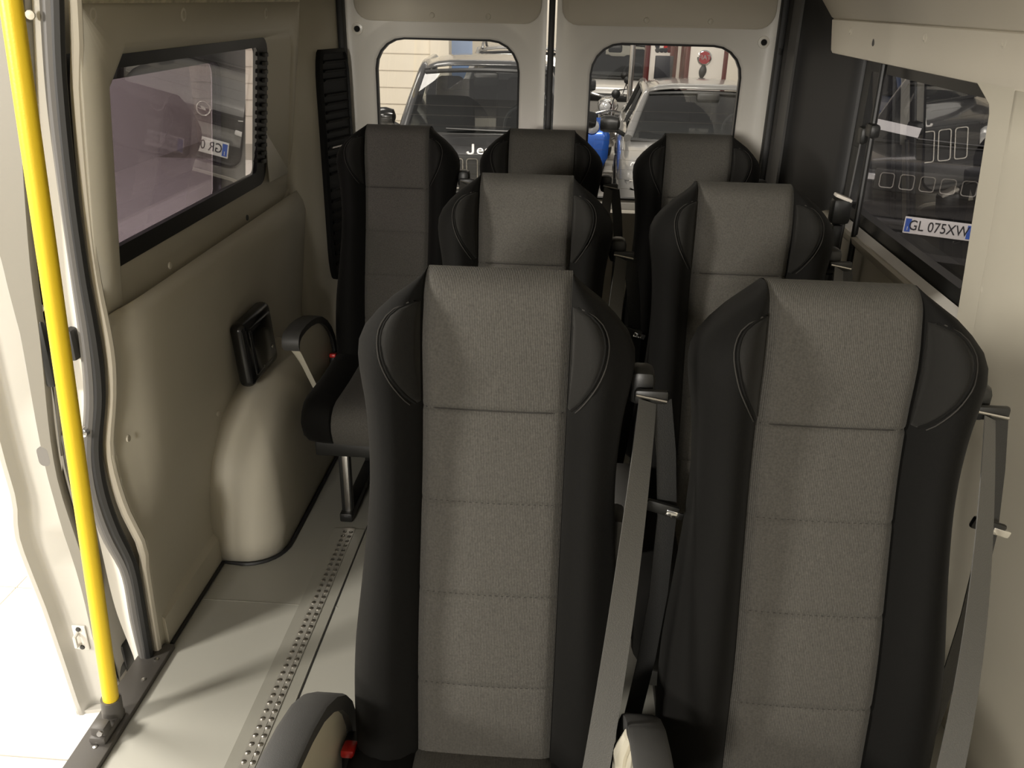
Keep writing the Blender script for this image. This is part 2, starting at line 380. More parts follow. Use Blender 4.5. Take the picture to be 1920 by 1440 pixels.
# sliding door outside (door_3), open and standing against the body side
dr = thing('door_3', 'x', 'x'); del dr['label'], dr['category']; struct(dr); dr['label'] = 'white sliding door slid open along the outside of the body'
YD = 1.60
DI = [(-.10, -1.075), (.0, -1.105), (.3, -1.10), (.57, -1.118), (.9, -1.085), (1.05, -1.072), (1.3, -1.035), (1.54, -.993), (1.6, -.985)]
DO = [(-.16, -1.16), (-.14, -1.178), (.0, -1.19), (.2, -1.205), (.40, -1.226), (.50, -1.211), (.60, -1.213), (.75, -1.213), (1.0, -1.205), (1.3, -1.165), (1.6, -1.11)]
zd = [-.14, -.1, -.05, 0, .1, .2, .3, .36, .4, .44, .48, .52, .56, .6, .7, .8, .9, 1.0, 1.1, 1.2, 1.3, 1.4, 1.5, 1.6]
di = lambda z: smooth_interp(DI, max(z, -.1)); do = lambda z: smooth_interp(DO, z)
q = MB()
def dl(fr, y, off=0): return [(lerp(do(z), di(z), fr) + off, y, z) for z in zd]
q.loft([dl(0, YD - .028, -.02), dl(0, YD - .032, -.012), dl(0, YD - .03, -.004), dl(.06, YD - .012), dl(.10, YD - .004), dl(.16, YD), dl(.78, YD), dl(.84, YD + .006), dl(.88, YD + .03)], closed=False)
q.loft([[(x, y, z) for x, y, z in ((do(-.14) - .02, YD - .03, -.14), (di(-.1), YD, -.14), (di(-.1), YD + .9, -.14), (do(-.14) - .02, YD + .9, -.14))], [(x, y, -.13) for x, y in ((do(-.14) - .02, YD - .03), (di(-.1), YD), (di(-.1), YD + .9), (do(-.14) - .02, YD + .9))]], True, True, True)
q.build('door_edge', mat('shaded_white_door_paint', (.56, .54, .49), .35, coat=.2), dr, 40, .003)  # same white paint as the rear doors, darkened in colour to imitate shade
# outer and inner skins around the door window
YE = on('x', 452, 220, -1.08).y
gl_a = on('x', 232, 300, -1.14); gl_b = on('x', 402, 250, -1.095)
ho = rrect(gl_a.y - .22, gl_b.y, 1.0 - .04, 1.375, [.05, .05, .05, .05], 6)
def skin(X, name, m, ho, ot):
    b = MB(); b.loft([[(X(z), y, z) for y, z in ot], [(X(z), y, z) for y, z in ho]]); return b.build(name, m, dr, 40, .004)
xi = lambda z: interp([(-.1, -1.10), (.57, -1.118), (.9, -1.10), (1.05, -1.09), (1.6, -1.02)], z)
xo = lambda z: do(max(z, -.14)) - .006 if z < .85 else xi(z) - .028
otl = rrect(YD + .02, YE, -.14, 1.6, .001, 6)
skin(xo, 'outer_skin', WHITE, subdiv_loop(ho, 1), otl)
b = MB(); zz2 = [.9 - .045 + i * (.59) / 12 for i in range(13)]
# inner trim: beige above and below, black around the glass
up_l = rrect(YD + .022, YE, .87, 1.50, .001, 6)
b.loft([[(xi(z), y, z) for y, z in up_l], [(xi(z), y, z) for y, z in ho], [(xi(z) - .026, y, z) for y, z in ho]]); b.build('window_surround', BLACKP, dr, 40, .003)
b = MB(); b.loft([[(xi(z) + .004, y, z) for z in (-.1, .2, .57, .75, .87)] for y in (YD + .02, 2.2, YE)], closed=False); b.build('inner_trim', mat('shade_darkened_door_trim', (.24, .225, .19), .5, bump=.06, bscale=700), dr, 40, .004)  # grey-beige trim, its colour lowered to stand in for missing light
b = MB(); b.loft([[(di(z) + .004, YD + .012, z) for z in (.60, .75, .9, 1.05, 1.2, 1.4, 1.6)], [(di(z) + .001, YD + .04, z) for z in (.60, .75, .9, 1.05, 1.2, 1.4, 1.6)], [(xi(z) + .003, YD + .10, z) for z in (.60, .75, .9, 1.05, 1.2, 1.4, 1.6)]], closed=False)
b.build('edge_trim_top', mat('shade_darkened_door_trim', (.24, .225, .19), .5), dr, 40, .003)
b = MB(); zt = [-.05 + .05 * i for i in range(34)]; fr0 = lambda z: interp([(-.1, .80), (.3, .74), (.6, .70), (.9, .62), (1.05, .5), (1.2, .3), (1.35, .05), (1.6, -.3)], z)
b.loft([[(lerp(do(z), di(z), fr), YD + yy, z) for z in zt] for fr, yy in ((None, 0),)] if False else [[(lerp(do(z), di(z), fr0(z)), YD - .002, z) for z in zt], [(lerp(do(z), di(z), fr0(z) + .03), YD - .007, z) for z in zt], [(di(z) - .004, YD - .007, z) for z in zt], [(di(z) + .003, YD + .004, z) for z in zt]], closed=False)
b.build('edge_trim', mat('shade_darkened_door_trim', (.24, .225, .19), .5), dr, 40, .002)  # shade on the edge trim is put into its darker colour
b = MB(); b.add([(lerp(xi(z), xo(z), .6), y, z) for y, z in ((ho[6][0] - .05, .95), (gl_b.y + .02, .95), (gl_b.y + .02, 1.42), (ho[6][0] - .05, 1.42))], [(0, 1, 2, 3)]); b.build('window_pane', PURPLEG, dr)
# hardware on the door edge
p = on('y', 83, 855, YD - .004); b = MB(); b.loft([[(p.x + u, p.y + dy, p.z + v) for u, v in rrect(-.013, .013, -.024, .024, .012, 5)] for dy in (0, -.004)], True, True, True); b.build('rubber_cap', RUBBERG, dr)
p = on('y', 152, 1195, YD - .004); b = MB(); b.bbox(p, (.034, .006, .075), .006); hk = b.build('striker_plate', WHITED, dr)
b = MB(); b.tube([(p.x - .004, p.y, p.z + .017), (p.x - .004, p.y - .018, p.z + .014), (p.x - .004, p.y - .018, p.z - .014), (p.x - .004, p.y, p.z - .017)], .005, 8); b.build('striker_loop', WHITED, hk)
for sz in (-.028, .028):
    b = MB(); b.lathe([(.007, 0), (.006, .004), (.001, .005)], (p.x, p.y - .002, p.z + sz), (0, -1, 0), 8); b.build('bolt', DARKG, hk)
p = on('y', 84, 660, YD + .01); b = MB(); b.bbox((p.x + .006, p.y - .002, p.z), (.022, .03, .155), .008); b.build('door_handle', BLACKP, dr)
for px, py in ((12, 172), (46, 455), (72, 580), (52, 28)):
    p = on('y', px, py, YD + .0); b = MB(); b.lathe([(.009, 0), (.008, .004), (.001, .005)], (p.x, p.y + .008, p.z), (.3, -1, 0), 10); b.build('trim_plug', PLUG, dr)
b = MB(); b.bbox(on('y', 143, 640, 1.64), (.02, .06, .07), .006); b.build('check_link', DARKG, dr)
b = MB(); p = on('y', 135, 855, YD + .02); b.bbox(p, (.03, .012, .11), .005); b.build('latch_cover', mat('grey_latch_plate', (.22, .21, .19), .5), dr)
b = MB(); p = on('y', 160, 808, YD + .02); b.lathe([(.012, 0), (.010, .012), (.001, .016)], p, (0, -1, 0), 10); b.build('roller', CHROME, dr)
ra = MB(); p = on('y', 238, 1215, 1.70)
ra.bbox((p.x, p.y, p.z), (.045, .10, .10), .01); ra.tube([(p.x - .01, p.y, p.z + .05), (p.x - .03, p.y, p.z + .12), (p.x - .05, p.y + .05, p.z + .14)], .008, 6)
ra.lathe([(.03, -.012), (.03, .012)], (p.x + .005, p.y - .05, p.z - .03), (1, 0, 0), 14)
ra.build('roller_arm', BLACKP, dr)

# yellow grab pole
pt = on('y', 20, 0, 1.425); pb = Vector((-1.0, 1.425, .02))
dirp = (pt - pb).normalized(); tp = pb + dirp * 1.80
gp = thing('grab_pole', 'yellow coated grab pole standing on the door step edge', 'grab pole', (0, 0, 0))
b = MB(); b.tube([pb + dirp * (.04 + i * .22) for i in range(9)], .0175, 18); b.build('pole', YELLOW, gp)
b = MB(); b.tube([pb + dirp * .0, pb + dirp * .055], [.024, .0225], 16); b.bbox((-.998, 1.395, .022), (.04, .10, .022), .008); b.bbox((-.998, 1.37, .03), (.036, .034, .05), .008); b.build('base_bracket', GREYPAINT, gp)
for y, z in ((1.352, .043), (1.352, .02)):
    b = MB(); b.lathe([(.007, 0), (.006, .004), (.002, .004)], (-.99, y, z), (.2, -1, .4), 10); b.build('bolt', STEEL, gp)

# ---------------------------------------------------------------- rear doors
YR = 3.30
def rear_door(name, x0, x1, wx0, wx1, label, hx, hz, trimx):
    d = MB()
    out = rrect(x0, x1, -.02, 1.72, .004, 6)
    o2 = rrect(wx0 - .065, wx1 + .065, .80, 1.485, [.17, .17, .10, .10], 6)
    o3 = rrect(wx0 - .05, wx1 + .05, .815, 1.47, [.155, .155, .09, .09], 6)
    o4 = rrect(wx0 - .012, wx1 + .012, .845, 1.435, [.12, .12, .06, .06], 6)
    o5 = rrect(wx0, wx1, .858, 1.423, [.11, .11, .05, .05], 6)
    V = lambda l, y: [(x, y, z) for x, z in l]
    d.loft([V(out, YR + .04), V(out, YR), V(o2, YR), V(o3, YR + .010), V(o4, YR + .014), V(o5, YR + .026), V(o5, YR + .05)])
    r = struct(d.build(name, WHITED, None, 40)); r['label'] = label
    b = MB(); o6 = rrect(wx0 + .007, wx1 - .007, .865, 1.416, [.105, .105, .045, .045], 6)
    b.loft([V(o5, YR + .024), V(o6, YR + .022), V(o6, YR + .05), V(o5, YR + .05)], True, False, False, True); b.build('window_rubber', RUBBER, r)
    b = MB(); b.add([(wx0 - .01, YR + .04, .85), (wx1 + .01, YR + .04, .85), (wx1 + .01, YR + .04, 1.43), (wx0 - .01, YR + .04, 1.43)], [(0, 1, 2, 3)]); b.build('window_pane', REARG, r)
    u0 = rrect(trimx[0], trimx[1], 1.478, 1.70, [.02, .02, .06, .06], 6)
    u1 = rrect(trimx[0] + .006, trimx[1] - .006, 1.484, 1.69, [.02, .02, .055, .055], 6)
    b = MB(); b.loft([V(u0, YR - .001), V(u0, YR - .008), V(u1, YR - .013)], True, False, True); tr = b.build('upper_trim', BEIGE2, r, 40)
    for fx in (.42, .72):
        q = MB(); q.lathe([(.010, 0), (.009, .006), (.001, .009)], (lerp(trimx[0], trimx[1], fx if x0 < -.3 else fx - .02), YR - .013, 1.50), (0, -1, 0), 12); q.build('trim_plug', PLUG, tr)
    l0 = rrect(x0 + .06, x1 - .06, .05, .825, .05, 6); l1 = rrect(x0 + .068, x1 - .068, .058, .817, .045, 6)
    b = MB(); b.loft([V(l0, YR - .001), V(l0, YR - .010), V(l1, YR - .018)], True, False, True); b.build('lower_trim', BEIGE2, r, 40)
    b = MB(); b.lathe([(.021, 0), (.020, .004), (.012, .005), (.011, .001), (.001, .001)], (hx, YR, hz), (0, -1, 0), 18); g = b.build('grommet', WHITE, r)
    b = MB(); b.lathe([(.0105, 0), (.001, .0005)], (hx, YR - .0045, hz), (0, -1, 0), 14); b.build('grommet_hole', HOLE, g)
    wr = MB()
    for i in range(9): wr.box(((wx0 + wx1) / 2, YR + .036, .90 + i * .036), (wx1 - wx0 - .06, .0003, .0006))
    wr.build('heating_wires', mat('heating_wire', (.16, .14, .11), .5), r)['kind'] = 'stuff'
    return r
rear_door('door_1', -.835, -.108, -.738, -.202, 'white painted left rear door with a glazed window', -.793, 1.449, (-.80, -.128))
rear_door('door_2', -.072, .705, .055, .603, 'white painted right rear door with a glazed window', .661, 1.437, (-.055, .69))
b = MB(); b.bbox((-.09, YR + .012, .85), (.022, .03, 1.75), .006); g = b.build('trim_3', RUBBER); struct(g); g['label'] = 'black rubber seal between the rear doors'
for i, x in enumerate((-.848, .716)):
    b = MB(); b.bbox((x, YR - .012, .85), (.028, .05, 1.75), .009); g = b.build('trim_%d' % (4 + i), RUBBER); struct(g)
b = MB(); b.bbox((-.07, YR - .02, .01), (1.56, .08, .03), .006); g = b.build('trim_6', DARKG); struct(g)

# ---------------------------------------------------------------- right wall
XR = .90
# dark rear pillar
p = MB(); prof = [(.722, 3.29), (.728, 3.25), (.745, 3.235), (.752, 3.20), (.775, 3.185), (.80, 3.14), (.85, 3.05), (.885, 2.98), (.905, 2.94), (.925, 2.93)]
p.loft([[(x, y, z) for z in (0, .5, 1.0, 1.4, 1.72)] for x, y in prof], closed=False)
pr = struct(p.build('wall_right_rear_corner', mat('black_pillar_trim', (.014, .0135, .013), .5, bump=.05, bscale=500), None, 45, .006)); pr['label'] = 'dark grey rear corner pillar on the right'
b = MB(); b.prism([(.733, 3.243, .0), (.749, 3.228, .0), (.757, 3.19, .0), (.748, 3.19, .0)], (0, 0, 1.7)); b.build('pillar_strip', mat('grey_pillar_strip', (.06, .058, .055), .4), pr)
for px, py in ((1463, 97), (1485, 100)):
    q = on('y', px, py, 3.22); b = MB(); b.bbox(q, (.004, .03, .02), .001); b.build('pillar_slot', HOLE, pr)
def Xr(z): return .873 - .08 * (z - .98)
# main right wall: window pillar
Yw0, Yw1, Zw0, Zw1 = 1.955, 2.94, .935, 1.413
wr = MB()
ot = rrect(1.77, 2.96, .90, 1.45, .001, 6); hl = rrect(Yw0, Yw1, Zw0, Zw1, [.02, .095, .01, .01], 6, chamfer=(1,)); 
V = lambda l, x: [(x, y, z) for y, z in l]
ppts = [(1.772, 0), (1.865, 0), (1.868, .98), (1.870, 1.365), (1.878, 1.385), (1.945, 1.418), (1.96, 1.424), (1.772, 1.424)]
def ploop(off, ins): return [(Xr(z) + off, y + (ins if y < 1.8 else -ins), z) for y, z in ppts]
wr.loft([ploop(.06, 0), ploop(.004, 0), ploop(0, .004)], True, False, True)
wrg = struct(wr.build('wall_right', BEIGE, None, 30)); wrg['label'] = 'beige right side wall panel with the window pillar'
# near panels, lower panel with ledge
b = MB(); b.loft([[(Xr(z) + dx, y, z) for z in (0, .1, .5, .9, 1.3, 1.42)] for y, dx in ((-1.7, .0), (.25, .0), (.8, 0), (1.3, 0), (1.72, 0), (1.755, .0), (1.769, .0005), (1.772, .004))], closed=False)
b.build('near_panel', BEIGE, wrg, 40, .006)
b = MB(); b.loft([[(x, y, z) for x, z in ((.905, 0), (.905, .45), (.878, .50), (.872, .56), (.90, .60), (.905, .87), (.872, .90), (.868, .915), (.90, .925))] for y in (1.85, 2.4, 2.98)], closed=False)
b.build('lower_panel', BEIGE, wrg, 40, .006)
b = MB(); b.prism([(.874, 1.86, .905), (.877, 1.86, .924), (.905, 1.86, .934), (.905, 1.86, .90)], (0, 1.07, 0)); b.build('window_ledge', WHITE, wrg)
# upper overhead panels
b = MB(); prof = [(.93, 1.424), (.85, 1.419), (.841, 1.421), (.838, 1.428), (.835, 1.46), (.830, 1.517), (.833, 1.521)]
b.loft([[(x + (.03 if y == 3.175 else 0), y, z) for x, z in prof] for y in (-1.7, 1.5, 2.0, 2.1, 3.165, 3.175)], closed=False); ovp = b.build('overhead_panel', BEIGE2, wrg, 40, .006)
b = MB(); prof = [(.836, 1.5225), (.828, 1.528), (.79, 1.60), (.72, 1.66), (.6, 1.70)]
b.loft([[(x, y, z) for x, z in prof] for y in (-1.7, 2.2, 3.175)], closed=False); b.build('overhead_cove', BEIGE2, wrg, 40, .006)
for px, py, kind in ((1597, 58, 'c'), (1638, 77, 'h'), (1737, 70, 'c'), (1886, 78, 'c')):
    q = on('x', px, py, .832); b = MB()
    if kind == 'h': b.lathe([(.014, 0), (.001, .002)], q, (-1, 0, 0), 16); b.build('clip_hole', DARKG, ovp)
    else: b.lathe([(.014, 0), (.013, .003), (.009, .004), (.008, .001), (.001, .001)], q, (-1, 0, 0), 14); b.build('trim_clip', PLUG, ovp)
q = on('x', 1845, 540, .870); b = MB(); b.lathe([(.011, 0), (.010, .003), (.001, .004)], q, (-1, 0, 0), 12); b.build('trim_plug', PLUG, wrg)
# window_2
w2 = thing('window_2', 'x', 'x'); del w2['label'], w2['category']; struct(w2); w2['label'] = 'tinted right side window in a black frame'
b = MB(); fi = rrect(Yw0 + .01, Yw1 - .06, Zw0 + .03, Zw1 - .035, .012, 6); fo = rrect(Yw0 - .03, Yw1 + .01, Zw0 - .01, Zw1 + .015, .01, 6)
b.loft([V(fo, XR + .012), V(fi, XR + .018), V(fi, XR + .05), V(fo, XR + .05)], True, False, False, True); b.build('window_frame', BLACKP, w2, 30)
b = MB(); tl = .09; b.add([(XR + .035 - tl * (z - 1.2), y, z) for y, z in ((Yw0 - .02, .92), (Yw1, .92), (Yw1, 1.42), (Yw0 - .02, 1.42))], [(0, 1, 2, 3)]); b.build('window_pane', RSIDEG, w2)

# ceiling and headliner edge
b = MB(); prof = [(-.915, 1.545), (-.90, 1.60), (-.82, 1.68), (-.6, 1.73), (0, 1.75), (.4, 1.74), (.62, 1.70)]
b.loft([[(x, y, z) for x, z in prof] for y in (1.655, 2.5, 3.34)], closed=False); b.loft([[(x, y, z) for x, z in prof[2:]] for y in (-.9, .5, 1.655)], closed=False)
ce = struct(b.build('ceiling', mat('grey_headliner', (.40, .38, .33), .9, bump=.5, bscale=120), None, 40, .01)); ce['label'] = 'grey roof lining of the minibus'
b = MB(); b.tube([(-.918, y, 1.541) for y in [1.66 + i * .068 for i in range(21)]], .006, 6); b.build('lining_edge', mat('speckled_lining_edge', (.42, .38, .28), .8, bump=1, bscale=90, var=.6, vscale=60), ce)
# outer body sheet of the left side and right side behind the panels (keeps the light out)
b = MB(); b.loft([[(x, y, z) for x, z in ((-1.045, -.2), (-1.05, .3), (-1.06, .6), (-1.045, .985))] for y in (1.67, 3.36)], closed=False); b.loft([[(-1.045, y, .985), (-1.03, y, .985)] for y in (1.67, 3.36)], closed=False)
RP = ((-.99, 1.445), (-.97, 1.6), (-.86, 1.74), (-.8, 1.8), (0, 1.85), (.7, 1.8), (.94, 1.6), (.965, 1.43))
b.loft([[(x, y, z) for x, z in RP] for y in (1.66, 3.36)], closed=False); b.loft([[(x, y, z) for x, z in RP[2:]] for y in (-.95, 1.66)], closed=False)
b.loft([[(x, y, z) for x, z in ((.965, .925), (.97, .3), (.96, -.2))] for y in (-1.75, 1.9, 3.36)], closed=False)
b.loft([[(x, y, z) for x, z in ((.965, .9), (.965, 1.45))] for y in (-1.75, 1.85)], closed=False)
b.loft([[(-1.035, 2.80, z), (-1.0, 3.2, z), (-.87, 3.36, z)] for z in (-.1, .985)], closed=False)
b.loft([[(-1.0, 2.815, z), (-.98, 3.2, z), (-.87, 3.36, z)] for z in (.985, 1.45)], closed=False)
b.loft([[(.965, 2.95, z), (.93, 3.2, z), (.75, 3.36, z)] for z in (-.1, .985, 1.45)], closed=False)
b.loft([[(-.985, y, z) for z in (-.2, .4, .9)] for y in (-1.75, -.5, .30)], closed=False); b.loft([[(x, y, z) for x, z in ((-.985, .9), (-.94, 1.55))] for y in (-.25, .30)], closed=False)
bs = b.build('body_shell', WHITE, None, 40, .004); struct(bs); bs['label'] = 'white outer body sheet of the minibus'

# ================================================================== SEATS
A = math.radians(12); ZJ = .45; CPW = .105
AL = Vector((0, math.sin(A), math.cos(A))); NF = Vector((0, -math.cos(A), math.sin(A)))
def BP(x, t, d): return Vector((x, 0, ZJ)) + AL * t + NF * d
WT = [(-.06, .195), (.0, .203), (.1, .208), (.2, .206), (.3, .196), (.38, .188), (.46, .183), (.52, .184), (.58, .189), (.64, .199), (.675, .199), (.70, .188), (.735, .155), (.757, .125), (.772, .108), (.78, .104)]
BT = [(-.06, .03), (.05, .045), (.2, .052), (.4, .05), (.52, .046), (.6, .054), (.66, .058), (.70, .05), (.74, .028), (.765, .008), (.78, 0)]
def top_r(t):
    if t <= .742: return 1.0
    return math.sqrt(max(0, 1 - ((t - .742) / .0385) ** 2))
def lumb(t): return .014 * math.exp(-((t - .2) / .14) ** 2) - .006 * math.exp(-((t - .5) / .1) ** 2) + .012 * math.exp(-((t - .68) / .06) ** 2)
SEAMS = [.145, .295, .437, .578]
def dcen(x, t):
    e = abs(x) / CPW
    d = lumb(t) + .006 * (1 - e * e) - .010 * max(0, e - .9) / .1
    for s in SEAMS:
        dep = .0045 if s > .5 else .003
        d -= dep * math.exp(-((t - s) / .0035) ** 2)
    f = top_r(t); return -.055 + (d + .055) * f
TS = sorted(set([round(-.05 + i * .0277, 4) for i in range(29)] + [s + k for s in SEAMS for k in (-.008, -.004, -.002, 0, .002, .004, .008)] + [.742, .75, .758, .765, .771, .776, .7795]))
def make_back(t):
    xs = [-CPW + 2 * CPW * i / 16 for i in range(17)]; xs = sorted(xs + [-.097, .097])
    g = MB(); rows = [[BP(x, tt, dcen(x, tt)) for x in xs] for tt in TS]
    rows += [[BP(x, .7805, -.055) for x in xs]]
    rows += [[BP(x, tt, -.055 - .055 * top_r(tt)) for x in xs] for tt in (.7795, .771, .758, .742, .68, .4, .0, -.05)]
    g.loft(rows, closed=False); cpn = g.build('backrest_panel', FABRIC, t, 60)
    st = MB()
    for s in SEAMS[:3]:
        n = 22
        for i in range(n):
            x = -.095 + .19 * (i + .5) / n
            c = BP(x, s, dcen(x, s) + .0004); st.bbox(c, (.0036, .0008, .0012), .0004, Matrix.Rotation(A, 3, 'X'), 1)
    st.build('stitching', THREAD, cpn)['kind'] = 'stuff'
    sm_ = MB(); sm_.tube([BP(-.1 + .2 * i / 12, .578, dcen(-.1 + .2 * i / 12, .578) + .0008) for i in range(13)], .0011, 6); sm_.build('head_seam', THREAD, cpn)
    tb = [round(-.055 + i * .0209, 4) for i in range(39)] + [.755, .763, .770, .776, .7795]; tb = sorted(set(tb))
    tb = [q for q in tb if q <= .7796]
    for sx in (-1, 1):
        g = MB(); loops = []
        for tt in tb:
            W = smooth_interp(WT, tt); B = interp(BT, tt); f = top_r(tt)
            prof = [(0, -.012), (.03, .0), (.10, .35 * B), (.22, .72 * B), (.36, .95 * B), (.5, B), (.66, .9 * B), (.8, .66 * B), (.9, .38 * B), (.965, .10 * B), (1, -.02), (1.0, -.05), (.99, -.078), (.95, -.098), (.85, -.112), (.4, -.116), (0, -.116)]
            lp = []
            for fr, dd in prof:
                base = lumb(tt) * max(0, 1 - fr) if dd > -.03 else 0
                d = -.055 + (dd + base + .055) * f
                lp.append(BP(sx * (CPW + (max(W, CPW + .001) - CPW) * fr), tt, d))
            loops.append(lp)
        g.loft(loops, closed=False, cap0=False); g.build('side_bolster', BOLST, t, 60)
        # wing insert and piping
        def bd(x, tt):
            W = smooth_interp(WT, tt); fr = (abs(x) - CPW) / max(.001, W - CPW); B = interp(BT, tt)
            pf = [(0, -.012), (.03, .0), (.10, .35 * B), (.22, .72 * B), (.36, .95 * B), (.5, B), (.66, .9 * B), (.8, .66 * B), (.9, .38 * B), (1, 0)]
            f = top_r(tt); return -.055 + (interp(pf, fr) + lumb(tt) * max(0, 1 - fr) + .055) * f
        AO = [(.588, .004), (.61, .018), (.64, .034), (.67, .043), (.695, .044), (.715, .036), (.728, .022), (.735, .006)]
        t2 = [.588 + i * (.147) / 16 for i in range(17)]
        g = MB(); g.loft([[BP(sx * (CPW + .002 + smooth_interp(AO, tt) * j / 6), tt, bd(CPW + .002 + smooth_interp(AO, tt) * j / 6, tt) + .0022 + .003 * math.sin(math.pi * j / 6)) for j in range(7)] for tt in t2], closed=False)
        g.build('wing_insert', INSERT, t, 60, .001)
        for dx, r, nm in ((.003, .0022, 'piping'), (.0085, .0010, 'seam_thread')):
            g = MB(); g.tube([BP(sx * (CPW + dx + smooth_interp(AO, tt)), tt, bd(CPW + dx + smooth_interp(AO, tt), tt) + .0015) for tt in t2], r, 6); g.build(nm, BOLST if nm == 'piping' else THREAD, t)
def make_cushion(t):
    prof = [(.06, .45), (.0, .468), (-.1, .466), (-.2, .466), (-.3, .470), (-.37, .474), (-.405, .468), (-.43, .452), (-.443, .43), (-.445, .40), (-.432, .362), (-.42, .347), (-.40, .34), (-.2, .335), (.06, .335)]
    cy, cz = -.2, .40
    g = MB(); g.loft([[(x, y - .006 * math.cos(x / CPW * 1.5), z + (.004 * math.cos(x / CPW * 1.57) - (.006 if abs(x) > .1 else 0) if z > .42 else 0)) for y, z in prof] for x in [-.108 + .0135 * i for i in range(17)]], closed=False)
    g.build('cushion_panel', FABRIC, t, 60)
    for sx in (-1, 1):
        g = MB(); loops = []
        for x, ins, up in ((.108, .012, -.006), (.114, .0, .004), (.14, -.004, .014), (.165, -.004, .016), (.19, .0, .008), (.206, .012, -.006), (.214, .03, -.02), (.217, .05, -.035)):
            lp = []
            for y, z in prof:
                k = up if z > .42 else 0
                yy = y + (ins if y < -.35 else 0) + (.02 * (x - .108) / .108 if y < -.35 else 0)
                zz = z + k if z > .36 else z + max(0, ins) * .5
                lp.append((sx * x, yy, zz))
            loops.append(lp)
        g.loft(loops, True, False, True); g.build('cushion_bolster', BOLST, t, 50)
def make_seat(label, arm=True):
    t = thing('passenger_seat', label, 'bus seat', group='black and grey passenger seats')
    make_back(t); make_cushion(t)
    g = MB(); g.bbox((0, -.19, .31), (.36, .40, .05), .008); g.bbox((0, .03, .35), (.38, .05, .12), .01); g.build('seat_frame', BLACKP, t)
    for sx in (-1, 1):
        g = MB(); g.bbox((sx * .105, -.33, .16), (.035, .028, .28), .004); g.bbox((sx * .105, .0, .16), (.035, .028, .28), .004)
        g.bbox((sx * .105, -.17, .045), (.042, .39, .032), .006); lg = g.build('leg', BLACKP, t)
        g = MB(); g.bbox((sx * .105 + .004, -.3455, .17), (.018, .004, .25), .001); g.build('leg_plate', STEEL, lg)
    # belt: guide, webbing, return strap, tongue
    gx, gy, gz = .222, .155, 1.035
    g = MB(); g.bbox((.215, gy + .035, gz + .005), (.038, .05, .055), .012); g.bbox((.228, gy, gz), (.05, .012, .022), .005); gd = g.build('belt_guide', BLACKP, t)
    g = MB(); g.tube([(.205, gy - .008, gz + .004), (.25, gy - .008, gz - .004)], .0022, 6); g.build('guide_bar', STEEL, gd)
    g = MB(); n = 14; pth = []
    for i in range(n + 1):
        u = i / n; pth.append((lerp(gx, .165, u ** 1.1), lerp(gy - .012, -.115, u) - .03 * math.sin(math.pi * u), lerp(gz - .003, .52, u)))
    g.ribbon(pth, [Vector((.62 + .38 * i / n, .8 * (1 - i / n) - .1, 0)) for i in range(n + 1)], .038, .0014); g.build('belt_webbing', WEB, t)
    g = MB(); g.ribbon([(gx + .022, gy + .006, gz - .01), (gx + .036, gy + .0, .94), (gx + .046, gy - .01, .84), (gx + .044, gy - .025, .70), (gx + .034, gy - .04, .58), (gx + .015, gy - .06, .44), (gx - .01, gy - .07, .36)], (1, .35, 0), .032, .0015); g.build('return_strap', WEBD, t)
    g = MB(); g.bbox((.193, .165, .66), (.028, .06, .34), .012); g.build('belt_housing', BLACKP, t)
    g = MB(); g.bbox((gx + .036, gy - .02, .858), (.052, .010, .020), .004, Matrix.Rotation(math.radians(15), 3, 'Y')); tg = g.build('belt_tongue', BLACKP, t)
    g = MB(); g.bbox((gx + .055, gy - .024, .850), (.028, .004, .012), .002, Matrix.Rotation(math.radians(15), 3, 'Y')); g.build('tongue_blade', CHROME, tg)
    # buckle
    g = MB(); g.bbox((-.214, .012, .42), (.028, .045, .085), .006, Matrix.Rotation(math.radians(-14), 3, 'X')); bk = g.build('buckle', BLACKP, t)
    g = MB(); g.bbox((-.214, -.002, .462), (.022, .032, .014), .004, Matrix.Rotation(math.radians(-14), 3, 'X')); g.build('buckle_button', RED, bk)
    if arm:
        cv = [(-.345, .63), (-.342, .648), (-.332, .66), (-.31, .667), (-.26, .669), (-.2, .664), (-.14, .652), (-.08, .632), (-.03, .602), (.015, .562), (.045, .52), (.062, .475), (.066, .43)]
        g = MB(); g.loft([[(-.243 + a, y, z) for a, y, z in ((-.026, y, z - .003), (-.02, y, z), (.02, y, z), (.026, y, z - .003), (.024, y2, z2), (-.024, y2, z2))] for (y, z), (y2, z2) in
            [((y, z), (y + (-.2 - y) * .09, z + (.40 - z) * .09)) for y, z in cv]], True, True, True); 
        ap = g.build('arm_pad', ARMD, t, 50)
        g = MB(); inn = [(y + (-.16 - y) * .08, z + (.42 - z) * .08) for y, z in cv]; low = [(lerp(-.31, .03, i / (len(cv) - 1)), lerp(.62, .40, min(1, i / 6)) if i < 7 else .40 - .0 * i) for i in range(len(cv))]
        g.loft([[(-.243 + .014, y, z) for y, z in inn], [(-.243 - .014, y, z) for y, z in inn], [(-.243 - .018, (y + ly) / 2, (z + lz) / 2) for (y, z), (ly, lz) in zip(inn, low)], [(-.243 - .008, y, z) for y, z in low], [(-.243 + .010, y, z) for y, z in low]], False, False, False, True)
        g.build('arm_side', ARMB, t, 50)
        g = MB(); g.tube([(-.262, -.05, .585), (-.266, -.02, .52), (-.264, .0, .45), (-.25, .0, .38)], [.010, .014, .014, .012], 8); g.build('arm_rib', ARMB, t)
    return t
proto = make_seat('front grey and black bus seat on the aisle side, beside the yellow pole')
proto.location = (-.094, .985, 0)
